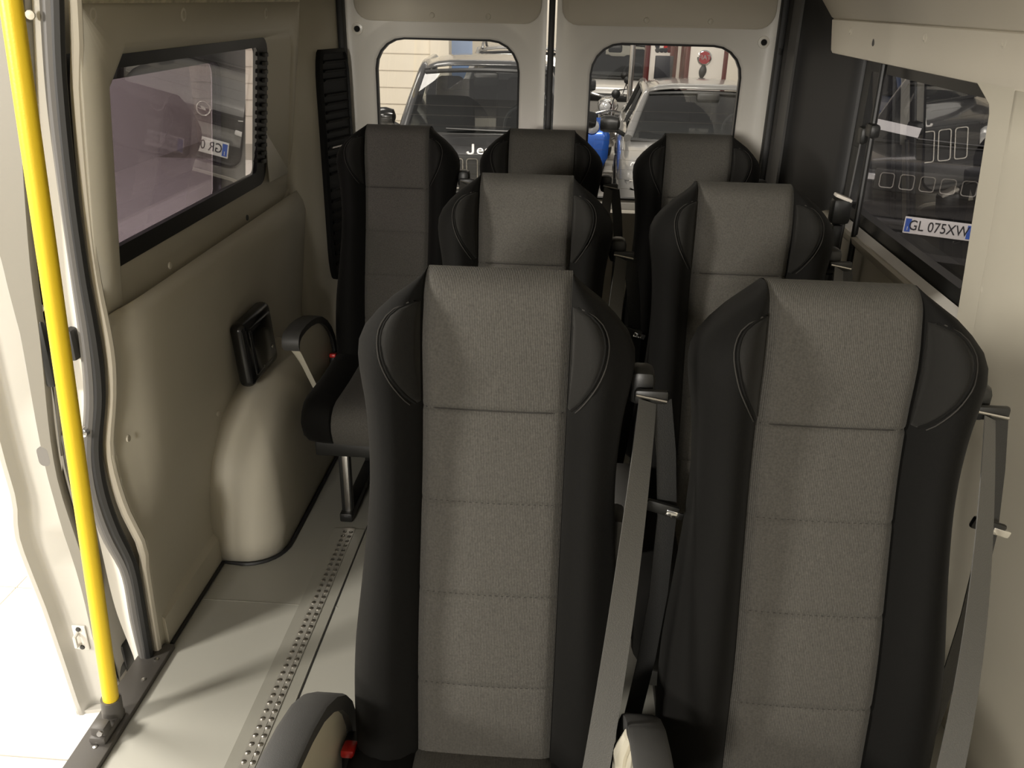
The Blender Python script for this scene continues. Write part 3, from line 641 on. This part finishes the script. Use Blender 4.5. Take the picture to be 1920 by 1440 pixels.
SEATS = [((.388, .985, 0), 'front grey and black bus seat against the beige right wall'),
         ((-.096, 1.765, -.008), 'middle-row grey and black bus seat on the aisle side'),
         ((.388, 1.75, -.008), 'middle-row grey and black bus seat beside the right window and black post'),
         ((-.565, 2.66, -.028), 'rear-row grey and black bus seat beside the wheel arch'),
         ((-.095, 2.66, -.028), 'rear-row centre grey and black bus seat before the gap of the rear doors'),
         ((.405, 2.66, -.028), 'rear-row grey and black bus seat beside the dark rear pillar')]
for loc, lab in SEATS:
    o = copy_tree(proto); o.location = loc; o['label'] = lab

# belt post by the right window
bp = thing('belt_post', 'thin black vertical belt post in front of the right window', 'belt post')
b = MB(); pt_ = on('x', 1659, 112, .875); pb_ = on('x', 1588, 520, .875)
dv = (pb_ - pt_).normalized(); b.tube([pt_ - dv * .01, pt_ + dv * .5, pb_, pb_ + dv * .42], .0095, 10); b.build('post', BLACKP, bp)
b = MB(); q = on('x', 1636, 245, .872); b.bbox(q, (.03, .06, .04), .01); b.bbox(q + Vector((-.01, .05, -.02)), (.025, .05, .05), .01); b.build('belt_clamp', BLACKP, bp)
b = MB(); q2 = on('x', 1606, 275, .875); b.ribbon([q2, q2 + Vector((-.005, 0, -.2)), q2 + Vector((-.01, -.02, -.55))], (0, 1, 0), .045, .0015); b.build('post_webbing', WEBD, bp)
b = MB(); q3 = on('x', 1618, 268, .87); b.tube([q3 + Vector((0, .02, .0)), q3 + Vector((-.01, .01, -.3)), q3 + Vector((-.01, 0, -.5))], .004, 6); b.build('post_cord', DARKG, bp)
# retractor with a white label
rt = thing('belt_retractor', 'black belt retractor with a white label beside the black post', 'belt retractor')
q = on('x', 1575, 395, .80); b = MB(); b.bbox(q, (.055, .05, .075), .012); b.build('retractor_case', BLACKP, rt)
b = MB(); b.bbox(q + Vector((0, -.006, .040)), (.05, .034, .010), .003, Matrix.Rotation(math.radians(20), 3, 'Y')); b.build('retractor_label', mat('white_label', (.75, .70, .62), .6), rt)
b = MB(); b.bbox(q + Vector((-.002, 0, -.115)), (.03, .035, .15), .008); b.build('retractor_stem', BLACKP, rt)
b = MB(); b.tube([q + Vector((-.005, .0, -.19)), q + Vector((0, .02, -.45)), q + Vector((0, .02, -.95))], .018, 8); b.build('retractor_post', BLACKP, rt)

# ================================================================== SHOWROOM
G = -.68
sf = MB(); sf.box((0, 7, G - .06), (40, 44, .1))
sfl = struct(sf.build('showroom_floor', mat('grey_grout', (.42, .39, .33), .7), None, 0)); sfl['label'] = 'pale tiled floor of the car showroom'
TILE = mat('white_floor_tile', (.84, .81, .75), .22, var=.02, vscale=2)
tm = MB(); tm.bbox((0, 0, 0), (.809, .809, .012), .002, None, 1); t0 = tm.build('tile', TILE, sfl); t0.location = (-2.185 - .4075, 2.70 - .4075, G - .006)
TX = -2.185; TY = 2.70; first = True
for i in range(-5, 7):
    for j in range(-3, 12):
        x = TX + (i + .5) * .815; y = TY + (j + .5) * .815
        if first and i == -1 and j == -1: continue
        o = t0.copy(); COL.objects.link(o); o.parent = sfl; o.location = (x, y, G - .006)
far = MB(); far.box((-2.185 + 12 * .815 - .7, 17, G - .006), (16, 9.9, .012)); fo_ = far.build('far_tiles', TILE, sfl, 0)
WALLM = mat('cream_wall_paint', (.80, .74, .63), .7, var=.03, vscale=1)
b = MB(); b.box((0, 17.6, 2.2), (26, .2, 5.8)); bw = struct(b.build('wall_back', WALLM, None, 0)); bw['label'] = 'cream showroom back wall'
b = MB(); b.box((-6.2, 6, 1.9), (.2, 23, 5.2)); lw = struct(b.build('wall_side', mat('white_wall_paint', (.82, .79, .75), .7), None, 0)); lw['label'] = 'white showroom wall beyond the side door'
# wall pilaster and panel joints seen behind the dark car
p = on('y', 800, 90, 14.0)
b = MB(); b.box((p.x - 2.4, 14.05, 1.2), (5.2, .12, 3.8)); pw = struct(b.build('wall_partition', WALLM, None, 0)); pw['label'] = 'cream partition wall behind the dark car'
for z in (.75, .5, .25, 0, -.25):
    b = MB(); b.box((p.x - 2.4, 13.985, z), (5.2, .012, .012)); b.build('wall_groove', mat('groove_shadow_gap', (.5, .45, .38), .8), pw)
b = MB(); b.bbox((p.x + .22, 14.0, 1.2), (.3, .3, 3.8), .02); b.build('pilaster', WALLM, pw)

def put(px, py, Y): v = on('y', px, py, Y); return v
# blue poster
t = thing('wall_poster', 'blue poster with a small dark picture on the showroom back wall', 'poster')
a0 = put(812, 62, 15.5); a1 = put(884, 135, 15.5)
b = MB(); b.bbox(((a0.x + a1.x) / 2, 15.5, (a0.z + a1.z) / 2 - .1), (a1.x - a0.x, .03, a0.z - a1.z + .4), .005); b.build('poster_sheet', mat('poster_blue', (.22, .36, .68), .5), t)
b = MB(); b.box((a0.x + .16, 15.48, a0.z - .10), (.2, .012, .3)); b.build('poster_picture', mat('poster_picture', (.22, .23, .27), .5, var=.8, vscale=14), t)
b = MB(); b.box(((a0.x + a1.x) / 2 + .12, 15.48, a0.z - .18), (.45, .01, .34)); b.build('poster_field', mat('poster_pale_blue', (.42, .55, .82), .5), t)
b = MB(); b.bbox(((a0.x + a1.x) / 2, 15.53, (G + a0.z) / 2), (.12, .05, a0.z - G), .005); b.bbox(((a0.x + a1.x) / 2, 15.53, G + .015), (.6, .4, .03), .005); b.build('poster_stand', DARKG, t)

# ---- cars
def paint(name, col, rough=.25): return mat(name, col, rough, .35, coat=.8)
CARG = glass('car_window_glass', (.40, .42, .42), 1.3)
TYRE = mat('tyre_rubber', (.014, .014, .014), .7); CABIN = mat('dark_cabin', (.03, .029, .028), .8); HLAMP = mat('lamp_lens', (.7, .7, .7), .12, .3, coat=.6)
PLW = mat('plate_white', (.78, .76, .74), .4); PLB = mat('plate_blue', (.045, .12, .50), .4); PLK = mat('plate_black', (.02, .02, .025), .5)
def make_car(label, loc, rz, P, W=1.78, H=1.5, hood=.98, nose=.86, L=4.2, cowl=1.05, wbase=1.15, wtop=1.78, kind='hatch', plate=None, lettering=None, emblem=None, group=None, rails=False, front_only=False):
    t = thing('parked_car', label, 'car', loc, rz, group)
    hw = W / 2
    # lower body loft: stations (y, half width, z of bonnet/belt top)
    st = [(0.0, .70, nose - .16), (.02, .80, nose - .08), (.07, .88, nose - .02), (.16, .945, nose), (.35, .985, lerp(nose, hood, .35)), (.7, 1.0, lerp(nose, hood, .75)), (wbase, 1.0, hood), (wbase + .4, 1.0, hood + .02), (L * .55, 1.0, hood + .05), (L * .85, .99, hood + .07), (L - .12, .95, hood + .06), (L - .03, .88, hood - .02), (L, .78, hood - .15)]
    loops = []
    for y, k, zt in st:
        w_ = hw * k; zb = .24 + (.08 if y < .05 or y > L - .05 else 0)
        half = [(0, zb), (w_ * .8, zb), (w_ * .94, zb + .05), (w_ * .985, zb + .16), (w_ * .995, .55), (w_, .68), (w_ * .99, zt - .14), (w_ * .955, zt - .05), (w_ * .88, zt - .012), (w_ * .6, zt + .012), (w_ * .3, zt + .022), (0, zt + .024)]
        loops.append([(x, y, z) for x, z in half] + [(-x, y, z) for x, z in half[-2:0:-1]])
    g = MB(); g.loft(loops, True, True, True); g.build('car_body', P, t, 50)
    # greenhouse
    belt = hood + .03; roof = H
    yr0, yr1 = wtop, L - .55
    wb_, wr_ = hw * .86, hw * .68
    nx = 9
    def ws(u, v):   # windscreen surface u -1..1, v 0..1
        x = u * lerp(wb_, wr_ * .97, v); y = lerp(wbase - .02, wtop, v) - .13 * (1 - u * u) * (1 - .4 * v) + .06; z = lerp(hood + .01, roof - .075, v) + .03 * (1 - u * u) * v + .02 * math.sin(math.pi * v)
        return (x, y, z)
    g = MB(); g.loft([[ws(-1 + 2 * i / 10, j / 6) for i in range(11)] for j in range(7)], closed=False); g.build('windscreen', CARG, t)
    # black band around the glass
    g = MB(); g.tube([ws(-1 + 2 * i / 10, -.01) for i in range(11)], .022, 6); g.tube([ws(-1 + 2 * i / 10, .985) for i in range(11)], .022, 6); g.build('windscreen_trim', BLACKP, t)
    g = MB(); g.loft([[(u * lerp(wr_, wr_ * .94, j / 6), lerp(yr0 - .10 * (1 - u * u) + .07, yr1, j / 6), roof - .06 + .055 * (1 - u ** 4) + .03 * math.sin(math.pi * min(1, j / 4.5)) - .03 * (j / 6) ** 3) for u in [-1 + 2 * i / 10 for i in range(11)]] for j in range(7)], closed=False); g.build('roof', P, t, 60, .02)
    for sx in (-1, 1):
        pth = [ws(sx * 1.0, v / 5) for v in range(6)]; pth = [(x + sx * .03, y + .03, z) for x, y, z in pth]
        pth += [(sx * (wr_ + .02), lerp(yr0, yr1, .35), roof - .05), (sx * (wr_ + .0), yr1 - .1, roof - .08), (sx * (wr_ + .08), L - .2, belt + .06)]
        g = MB(); g.tube(pth, [.05, .05, .048, .046, .045, .045, .045, .05, .07], 8); g.build('roof_pillar', P, t, 60)
        xb, xt = hw * .90, wr_ + .03
        yb = [wbase + .3, lerp(wbase, L, .45), lerp(wbase, L, .72), L - .3]; yt = [wtop + .06, lerp(wbase, L, .47), lerp(wbase, L, .70), yr1 - .12]
        for a_ in range(3):
            g = MB(); g.add([(sx * xb, yb[a_], belt), (sx * xb, yb[a_ + 1], belt), (sx * xt, yt[a_ + 1], roof - .09), (sx * xt, yt[a_], roof - .09)], [(0, 1, 2, 3)]); g.build('side_window', CARG, t)
            if a_: g = MB(); g.tube([(sx * xb, yb[a_], belt - .03), (sx * xt, yt[a_], roof - .07)], .035, 6); g.build('door_pillar', BLACKP, t)
        # mirror
        g = MB(); mx = sx * (hw + .10)
        g.lathe([(.02, -.11), (.07, -.09), (.088, -.02), (.085, .05), (.07, .085)], (mx, wbase + .28, hood + .12), (sx * 1.0, .1, 0), 14); mr = g.build('door_mirror', BLACKP if kind != 'suv' else mat('gloss_black_mirror', (.01, .01, .01), .15), t)
        g = MB(); g.tube([(sx * hw * .93, wbase + .32, hood + .01), (mx - sx * .05, wbase + .3, hood + .07)], .025, 6); g.build('mirror_arm', BLACKP, mr)
        # wheels
        for wy in (.82, L - .78):
            g = MB(); g.lathe([(.20, -.11), (.30, -.11), (.33, -.07), (.33, .07), (.30, .10), (.20, .10)], (sx * (hw - .10), wy, .33), (sx, 0, 0), 22); wl_ = g.build('wheel', TYRE, t)
            g = MB(); g.lathe([(.205, .09), (.20, .105), (.05, .10), (.04, .115), (.001, .115)], (sx * (hw - .10), wy, .33), (sx, 0, 0), 14); g.build('rim', STEEL, wl_)
        # headlamp
        if kind == 'suv':
            g = MB(); g.lathe([(.105, -.05), (.108, .0), (.10, .012), (.085, .014)], (sx * hw * .66, .03, nose - .09), (sx * .15, -1, .05), 24); hl_ = g.build('headlamp', BLACKP, t)
            g = MB(); g.lathe([(.093, 0), (.08, .018), (.04, .028), (.001, .03)], (sx * hw * .66, .022, nose - .09), (sx * .15, -1, .05), 24); g.build('headlamp_lens', HLAMP, hl_)
        elif kind == 'compact':
            pts = [(sx * hw * x, y, nose + z) for x, y, z in ((.34, -.012, -.13), (.60, .03, -.105), (.86, .10, -.10), (.93, .17, -.11), (.86, .085, -.19), (.6, .015, -.19), (.36, -.02, -.17))]
            g = MB(); g.loft([pts, [(x * 1.0, y - .02, z) for x, y, z in pts]], True, True, True); hl_ = g.build('headlamp', mat('dark_lamp_housing', (.05, .05, .052), .2), t)
            for k_ in (.50, .58, .68, .78):
                g = MB(); g.bbox((sx * hw * k_, .0 + .09 * (k_ - .4), nose - .145), (.045, .03, .022), .006); g.build('lamp_cell', HLAMP, hl_)
            g = MB(); g.tube([(sx * hw * .36, -.045, nose - .13), (sx * hw * .60, -.0, nose - .102), (sx * hw * .88, .08, nose - .095)], .007, 6); g.build('running_light', CHROME, hl_)
        else:
            g = MB(); g.bbox((sx * hw * .70, .03, nose - .085), (.30, .10, .10), .03); hl_ = g.build('headlamp', mat('dark_lamp_housing', (.05, .05, .052), .2), t)
            g = MB(); g.bbox((sx * hw * .70, -.015, nose - .085), (.24, .02, .055), .01); g.build('headlamp_lens', HLAMP, hl_)
    # front face
    if kind in ('suv', 'wide'):
        g = MB(); g.bbox((0, -.015, nose - .10), (1.02 if kind == 'suv' else 1.16, .05,   .30 if kind == 'suv' else .19), .03); gr = g.build('grille', BLACKP, t)
        n = 7; pit = .122 if kind == 'suv' else .158; sw, sh, rr = (.098, .25, .022) if kind == 'suv' else (.118, .128, .026)
        for i in range(n):
            x = (i - 3) * pit; lo_ = rrect(x - sw / 2, x + sw / 2, nose - .10 - sh / 2, nose - .10 + sh / 2, rr, 5); li_ = rrect(x - sw / 2 + .008, x + sw / 2 - .008, nose - .10 - sh / 2 + .008, nose - .10 + sh / 2 - .008, rr - .006, 5)
            g = MB(); g.loft([[(a_, -.038, c_) for a_, c_ in lo_], [(a_, -.052, c_) for a_, c_ in lo_], [(a_, -.052, c_) for a_, c_ in li_], [(a_, -.038, c_) for a_, c_ in li_]], True, False, False, True); g.build('grille_slot', CHROME, gr)
        g = MB(); g.bbox((0, -.02, .40), (1.2, .05, .16), .03); g.build('lower_intake', BLACKP, t)
        g = MB(); g.bbox((0, -.03, .555), (1.5, .05, .05), .02); g.build('bumper_bar', DARKG, t)
        py = .55 if kind == 'wide' else .46
        for sx in (-1, 1):
            g = MB(); g.bbox((sx * .62, -.01, .50), (.26, .05, .10), .02); g.build('fog_lamp_bay', DARKG, t)
    else:
        g = MB(); g.bbox((0, -.012, nose - .165), (1.15, .05, .13), .03); g.build('grille', BLACKP, t)
        g = MB(); g.bbox((0, -.025, .40), (1.2, .05, .17), .03); g.build('lower_intake', BLACKP, t)
        for sx in (-1, 1):
            g = MB(); g.bbox((sx * .52, -.03, .60), (.44, .03, .045), .012, Matrix.Rotation(sx * math.radians(5), 3, 'Y')); g.build('bumper_blade', PLW, t)
        py = .44
    if plate:
        g = MB(); g.bbox((0, -.055, py), (.54, .016, .142), .006); pl = g.build('number_plate', PLW, t)
        for sx in (-1, 1):
            g = MB(); g.box((sx * .238, -.0645, py), (.046, .002, .112)); g.build('plate_band', PLB, pl)
        M = Matrix.Translation((0, -.065, py)) @ Matrix.Rotation(math.radians(90), 4, 'X')
        if plate.strip(): text_mesh('plate_text', plate, .122, PLK, pl, M, .0015, .80)
        M = Matrix.Translation((-.238, -.0665, py - .03)) @ Matrix.Rotation(math.radians(90), 4, 'X'); text_mesh('plate_letter', 'I', .05, PLW, pl, M, .001)
    if lettering:
        M = Matrix.Translation((0, .03, nose + .075)) @ Matrix.Rotation(math.radians(58), 4, 'X')
        text_mesh('bonnet_lettering', lettering[1:], .12, PLW, t, M @ Matrix.Translation((.012, 0, 0)), .012, 1.15)
        g = MB(); hook = [(-.115, .052), (-.115, .0), (-.115, -.012)] + [(-.138 + .023 * math.cos(q), -.014 - .020 * math.sin(q)) for q in [math.pi * k / 6 for k in range(1, 7)]]
        g.tube([M @ Vector((x, y, .004)) for x, y in hook], .0105, 8); g.build('bonnet_initial', PLW, t)
    if emblem == 'bolt':
        g = MB(); g.tube([(.062 * math.cos(q), -.045, nose - .10 + .062 * math.sin(q)) for q in [2 * math.pi * i / 24 for i in range(24)]], .008, 6, wrap=True); em = g.build('front_emblem', CHROME, t)
        g = MB(); g.prism([(-.085, -.04, nose - .094), (-.01, -.04, nose - .092), (-.03, -.04, nose - .118), (.085, -.04, nose - .106), (.01, -.04, nose - .108), (.03, -.04, nose - .082)], (0, -.012, 0)); g.build('emblem_bolt', CHROME, em)
    # cabin
    g = MB(); g.bbox((0, wbase + .32, hood - .04), (W * .78, .5, .14), .04); g.build('dashboard', CABIN, t)
    for sx in (-1, 1):
        g = MB(); g.bbox((sx * .36, wtop + .42, hood + .02), (.5, .16, .62), .06, Matrix.Rotation(math.radians(-14), 3, 'X')); cs = g.build('car_seat', CABIN, t)
        g = MB(); g.bbox((sx * .36, wtop + .50, min(H - .25, hood + .40)), (.27, .10, .2), .045); g.build('headrest', CABIN, cs)
    g = MB(); g.bbox((0, L - 1.0, hood + .06), (1.25, .14, .52), .05); g.build('rear_bench', CABIN, t)
    g = MB(); g.tube([(.36 + .18 * math.cos(q), wtop - .12 + .06 * math.sin(q), hood + .05 + .17 * math.sin(q)) for q in [2 * math.pi * i / 20 for i in range(20)]], .016, 6, wrap=True); g.build('steering_wheel', mat('grey_wheel_rim', (.10, .10, .10), .4), t)
    g = MB(); g.bbox(Vector(ws(0, .80)) + Vector((0, .08, .01)), (.24, .10, .13), .03); g.build('rear_view_mirror', BLACKP, t)
    g = MB(); a_ = Vector(ws(.55, .03)); b_ = Vector(ws(-.5, .05)); g.tube([a_ + Vector((0, -.02, .01)), (a_ + b_) / 2 + Vector((0, -.045, .015)), b_ + Vector((0, -.03, .02))], .010, 6); g.build('wiper', BLACKP, t)
    if rails:
        for sx in (-1, 1):
            g = MB(); xx = sx * (wr_ - .05); g.tube([(xx, yr0 + .05, roof - .02), (xx, yr0 + .15, roof + .05), (xx, yr0 + .7, roof + .075), (xx, yr1 - .4, roof + .05), (xx, yr1 - .25, roof - .02)], .02, 6); g.build('roof_rail', mat('grey_roof_rail', (.22, .22, .22), .3, .6), t)
    return t
DK = paint('anthracite_car_paint', (.055, .055, .056), .3); SV = paint('silver_car_paint', (.27, .265, .255), .3); BKP = paint('black_car_paint', (.020, .020, .021), .2); WHC = paint('white_car_paint', (.72, .70, .66), .3); BLU = paint('blue_car_paint', (.05, .09, .20), .25)
make_car('anthracite SUV with an upright slotted grille behind the left rear door window', (-.70, 7.25, G), math.radians(6), DK, W=1.76, H=1.66, hood=1.06, nose=1.0, L=4.2, wbase=1.05, wtop=1.45, kind='suv', lettering='Jeep', plate=' ')
make_car('silver hatchback behind the right rear door window', (1.33, 7.75, G), math.radians(-2), SV, W=1.80, H=1.43, hood=.98, nose=.86, L=3.95, wbase=.98, wtop=1.75, kind='compact', plate='GR 004CT', emblem='bolt')
pc = on('y', 1761, 430, 7.3)
make_car('black SUV with a row of square chrome grille slots outside the right window', (pc.x + .02, 7.36, G), math.radians(-25), BKP, W=1.84, H=1.62, hood=1.06, nose=1.0, L=4.4, wbase=1.1, wtop=1.75, kind='wide', plate='GL 075XW')
make_car('white crossover parked behind the blue scooter', (.55, 15.2, G), math.radians(-8), WHC, W=1.7, H=1.6, hood=1.02, nose=.92, L=2.2, wbase=.6, wtop=1.1, kind='compact')
make_car('silver estate with grey roof rails behind the anthracite SUV', (-.75, 12.0, G), math.radians(2), SV, W=1.82, H=1.58, hood=1.0, nose=.9, L=3.2, wbase=.8, wtop=1.4, kind='compact', rails=True)
make_car('blue hatchback far back beside the tall sign panels', (3.9, 13.4, G), math.radians(-20), BLU, W=1.76, H=1.48, L=3.9, kind='compact')
# paper sheet on the dashboard of the black SUV
pp = on('y', 1680, 240, 8.35)
b = MB(); b.box((0, 0, 0), (.42, .003, .11)); o = b.build('price_sheet', mat('paper_white', (.8, .79, .77), .7)); o.location = (pp.x, pp.y, pp.z); o.rotation_euler = (math.radians(-45), math.radians(8), math.radians(-25)); tag(o, 'white printed sheet on the dashboard of the black SUV', 'paper sheet')

# ---- sign panels with badges
REDS = mat('dark_red_sign_edge', (.10, .016, .014), .4); SIGNW = mat('sign_white', (.78, .73, .66), .4)
def totem(label, x0px, x1px, Y, ztop=2.2):
    a_ = put(x0px, 110, Y); c_ = put(x1px, 110, Y); t = thing('sign_panel', label, 'sign panel', (0, 0, 0), 0, 'tall white sign panels')
    b = MB(); b.bbox(((a_.x + c_.x) / 2, Y, (G + ztop) / 2), (c_.x - a_.x, .25, ztop - G), .02); b.build('panel_face', SIGNW, t)
    for x in (a_.x, c_.x): b = MB(); b.bbox((x, Y, (G + ztop) / 2), (.06, .28, ztop - G), .01); b.build('panel_edge', REDS, t)
    return t, a_, c_
t, a_, c_ = totem('white sign panel with dark red edges and a round red badge', 1287, 1358, 12.5)
q = put(1321, 108, 12.34)
b = MB(); b.lathe([(.095, 0), (.095, .02), (.08, .03), (.001, .03)], (q.x, 12.37, q.z), (0, -1, 0), 28); bd_ = b.build('round_badge', CHROME, t)
b = MB(); b.lathe([(.08, 0), (.001, .003)], (q.x, 12.338, q.z), (0, -1, 0), 28); b.build('badge_field', mat('badge_red', (.33, .04, .05), .3), bd_)
text_mesh('badge_text', 'FIAT', .085, CHROME, bd_, Matrix.Translation((q.x, 12.333, q.z)) @ Matrix.Rotation(math.radians(90), 4, 'X'), .003)
q = put(1316, 137, 12.35); b = MB(); b.loft([[(q.x + .05 * math.sin(math.pi * u) * s_ + .02 * u, 12.37, q.z - .09 + .22 * u) for u in [i / 8 for i in range(9)]] for s_ in (-1, 1)], closed=False); b.build('leaf_mark', DARKG, t, 35, .006)
t, a_, c_ = totem('white sign panel with two rows of small round badges', 1213, 1258, 12.8)
k_ = 0
for px in (1233, 1241, 1248, 1255):
    for py in (86, 94):
        q = put(px, py, 12.66); b = MB(); b.lathe([(.034, 0), (.032, .012), (.001, .014)], (q.x, 12.675, q.z), (0, -1, 0), 14); b.build('small_badge', [PLK, DARKG, SIGNW, PLK, RED, PLK, REDS, REDS][k_ % 8], t); k_ += 1
t, a_, c_ = totem('narrow white sign panel with dark red edges between the two badge panels', 1264, 1278, 13.3)
sc = thing('showroom_monitor', 'black monitor on a stand before the small-badge sign panel', 'monitor'); q = put(1244, 130, 12.25)
b = MB(); b.bbox(q, (.24, .05, .34), .01); b.build('screen', PLK, sc)
b = MB(); b.bbox((q.x, 12.27, (q.z + G) / 2), (.06, .05, q.z - G), .01); b.bbox((q.x, 12.27, G + .015), (.4, .3, .03), .008); b.build('stand', DARKG, sc)
b = MB(); q = put(1186, 100, 12.2); b.tube([(q.x, 12.2, G), (q.x, 12.2, 2.0)], .035, 12); b.bbox((q.x, 12.2, G + .02), (.24, .24, .04), .01); o = b.build('steel_pole', STEEL); tag(o, 'grey steel pole standing among the motorcycles', 'pole')

# ---- two-wheelers
def make_bike(label, loc, rz, col, scooter=False, name='motorcycle'):
    t = thing(name, label, name, loc, rz, 'two-wheelers in the showroom'); r = .24 if scooter else .30
    for y in (0, 1.3):
        g = MB(); g.tube([(0, y + r * math.cos(q), r + .05 + r * math.sin(q)) for q in [2 * math.pi * i / 20 for i in range(20)]], .05, 8, wrap=True); wl_ = g.build('wheel', TYRE, t)
        g = MB(); g.lathe([(.05, -.05), (.13, -.015), (.15, .015), (.05, .05)], (0, y, r + .05), (1, 0, 0), 12); g.build('hub', CHROME, wl_)
        g = MB(); g.loft([[((.075 - .02 * abs(k)) * k, y + (r + .09 - .02 * k * k) * math.cos(q), r + .05 + (r + .09 - .02 * k * k) * math.sin(q)) for k in (-1, -.5, 0, .5, 1)] for q in [math.radians(20 + 14 * i) for i in range(10)]], closed=False); g.build('mudguard', col, t, 60, .006)
    for sx in (-1, 1):
        g = MB(); g.tube([(sx * .07, 0, r + .05), (sx * .08, .22, .72), (sx * .09, .30, .92)], .022, 8); g.build('fork', CHROME, t)
    g = MB(); g.tube([(-.36, .42, 1.0), (-.22, .34, 1.03), (0, .31, .98), (.22, .34, 1.03), (.36, .42, 1.0)], .014, 8); g.build('handlebar', CHROME, t)
    for sx in (-1, 1):
        g = MB(); g.tube([(sx * .22, .34, 1.03), (sx * .27, .33, 1.2)], .007, 6); g.lathe([(.02, -.02), (.055, 0), (.05, .015), (.001, .02)], (sx * .28, .33, 1.22), (0, 1, 0), 12); g.build('bike_mirror', BLACKP, t)
    g = MB(); g.lathe([(.03, -.10), (.085, -.06), (.095, .0), (.085, .02)], (0, .15, .86), (0, -1, 0), 16); hl_ = g.build('bike_headlamp', CHROME if not scooter else col, t)
    g = MB(); g.lathe([(.083, 0), (.05, .025), (.001, .03)], (0, .13, .86), (0, -1, 0), 16); g.build('headlamp_lens', HLAMP, hl_)
    if scooter:
        g = MB(); g.loft([[(x * wd, y, z) for x in (-1, -.6, 0, .6, 1)] for y, z, wd in ((.12, .30, .10), (.10, .5, .20), (.16, .75, .22), (.24, .95, .15))], closed=False); g.build('leg_shield', col, t, 60, .03)
        g = MB(); g.bbox((0, .5, .28), (.30, .55, .08), .03); g.build('footboard', BLACKP, t)
        g = MB(); g.loft([[(wd * math.cos(q), y, z + hh * math.sin(q)) for q in [2 * math.pi * i / 14 for i in range(14)]] for y, z, wd, hh in ((.70, .50, .06, .12), (.80, .52, .15, .20), (1.1, .58, .17, .18), (1.4, .66, .12, .10), (1.55, .70, .04, .04))], True, True, True); g.build('tail_body', col, t, 60)
        g = MB(); g.bbox((0, 1.05, .80), (.28, .70, .11), .05, None, 3); g.build('saddle', PLK, t)
    else:
        g = MB(); g.loft([[(wd * math.cos(q), y, z + hh * math.sin(q)) for q in [2 * math.pi * i / 14 for i in range(14)]] for y, z, wd, hh in ((.34, .82, .04, .05), (.42, .83, .12, .12), (.6, .84, .15, .14), (.8, .80, .11, .10), (.9, .77, .05, .05))], True, True, True); g.build('fuel_tank', col, t, 60)
        g = MB(); g.bbox((0, 1.08, .76), (.24, .5, .10), .045, None, 3); g.build('saddle', PLK, t)
        g = MB(); g.bbox((0, .62, .42), (.28, .36, .32), .06); g.lathe([(.10, -.02), (.10, .02)], (.15, .62, .42), (1, 0, 0), 14); g.build('engine', STEEL, t)
        g = MB(); g.tube([(.12, .45, .4), (.16, .6, .24), (.17, 1.0, .28), (.18, 1.45, .36)], [.025, .03, .05, .05], 8); g.build('exhaust', CHROME, t)
        g = MB(); g.tube([(0, .3, .9), (0, .5, .6), (0, .9, .5), (0, 1.3, r + .05)], .03, 8); g.build('bike_frame', BLACKP, t)
    return t
BLB = paint('bright_blue_paint', (.03, .13, .55), .25); CRM = paint('cream_paint', (.62, .58, .48), .3); SLB = paint('silver_bike_paint', (.5, .5, .48), .25)
make_bike('blue scooter with a black saddle between the two parked cars', (.25, 10.5, G), math.radians(4), BLB, True, 'scooter')
make_bike('silver motorcycle next to the grey steel pole', (.44, 12.55, G + .0), math.radians(-6), SLB)
make_bike('cream motorcycle behind the silver motorcycle', (.95, 13.3, G + .0), math.radians(-12), CRM)
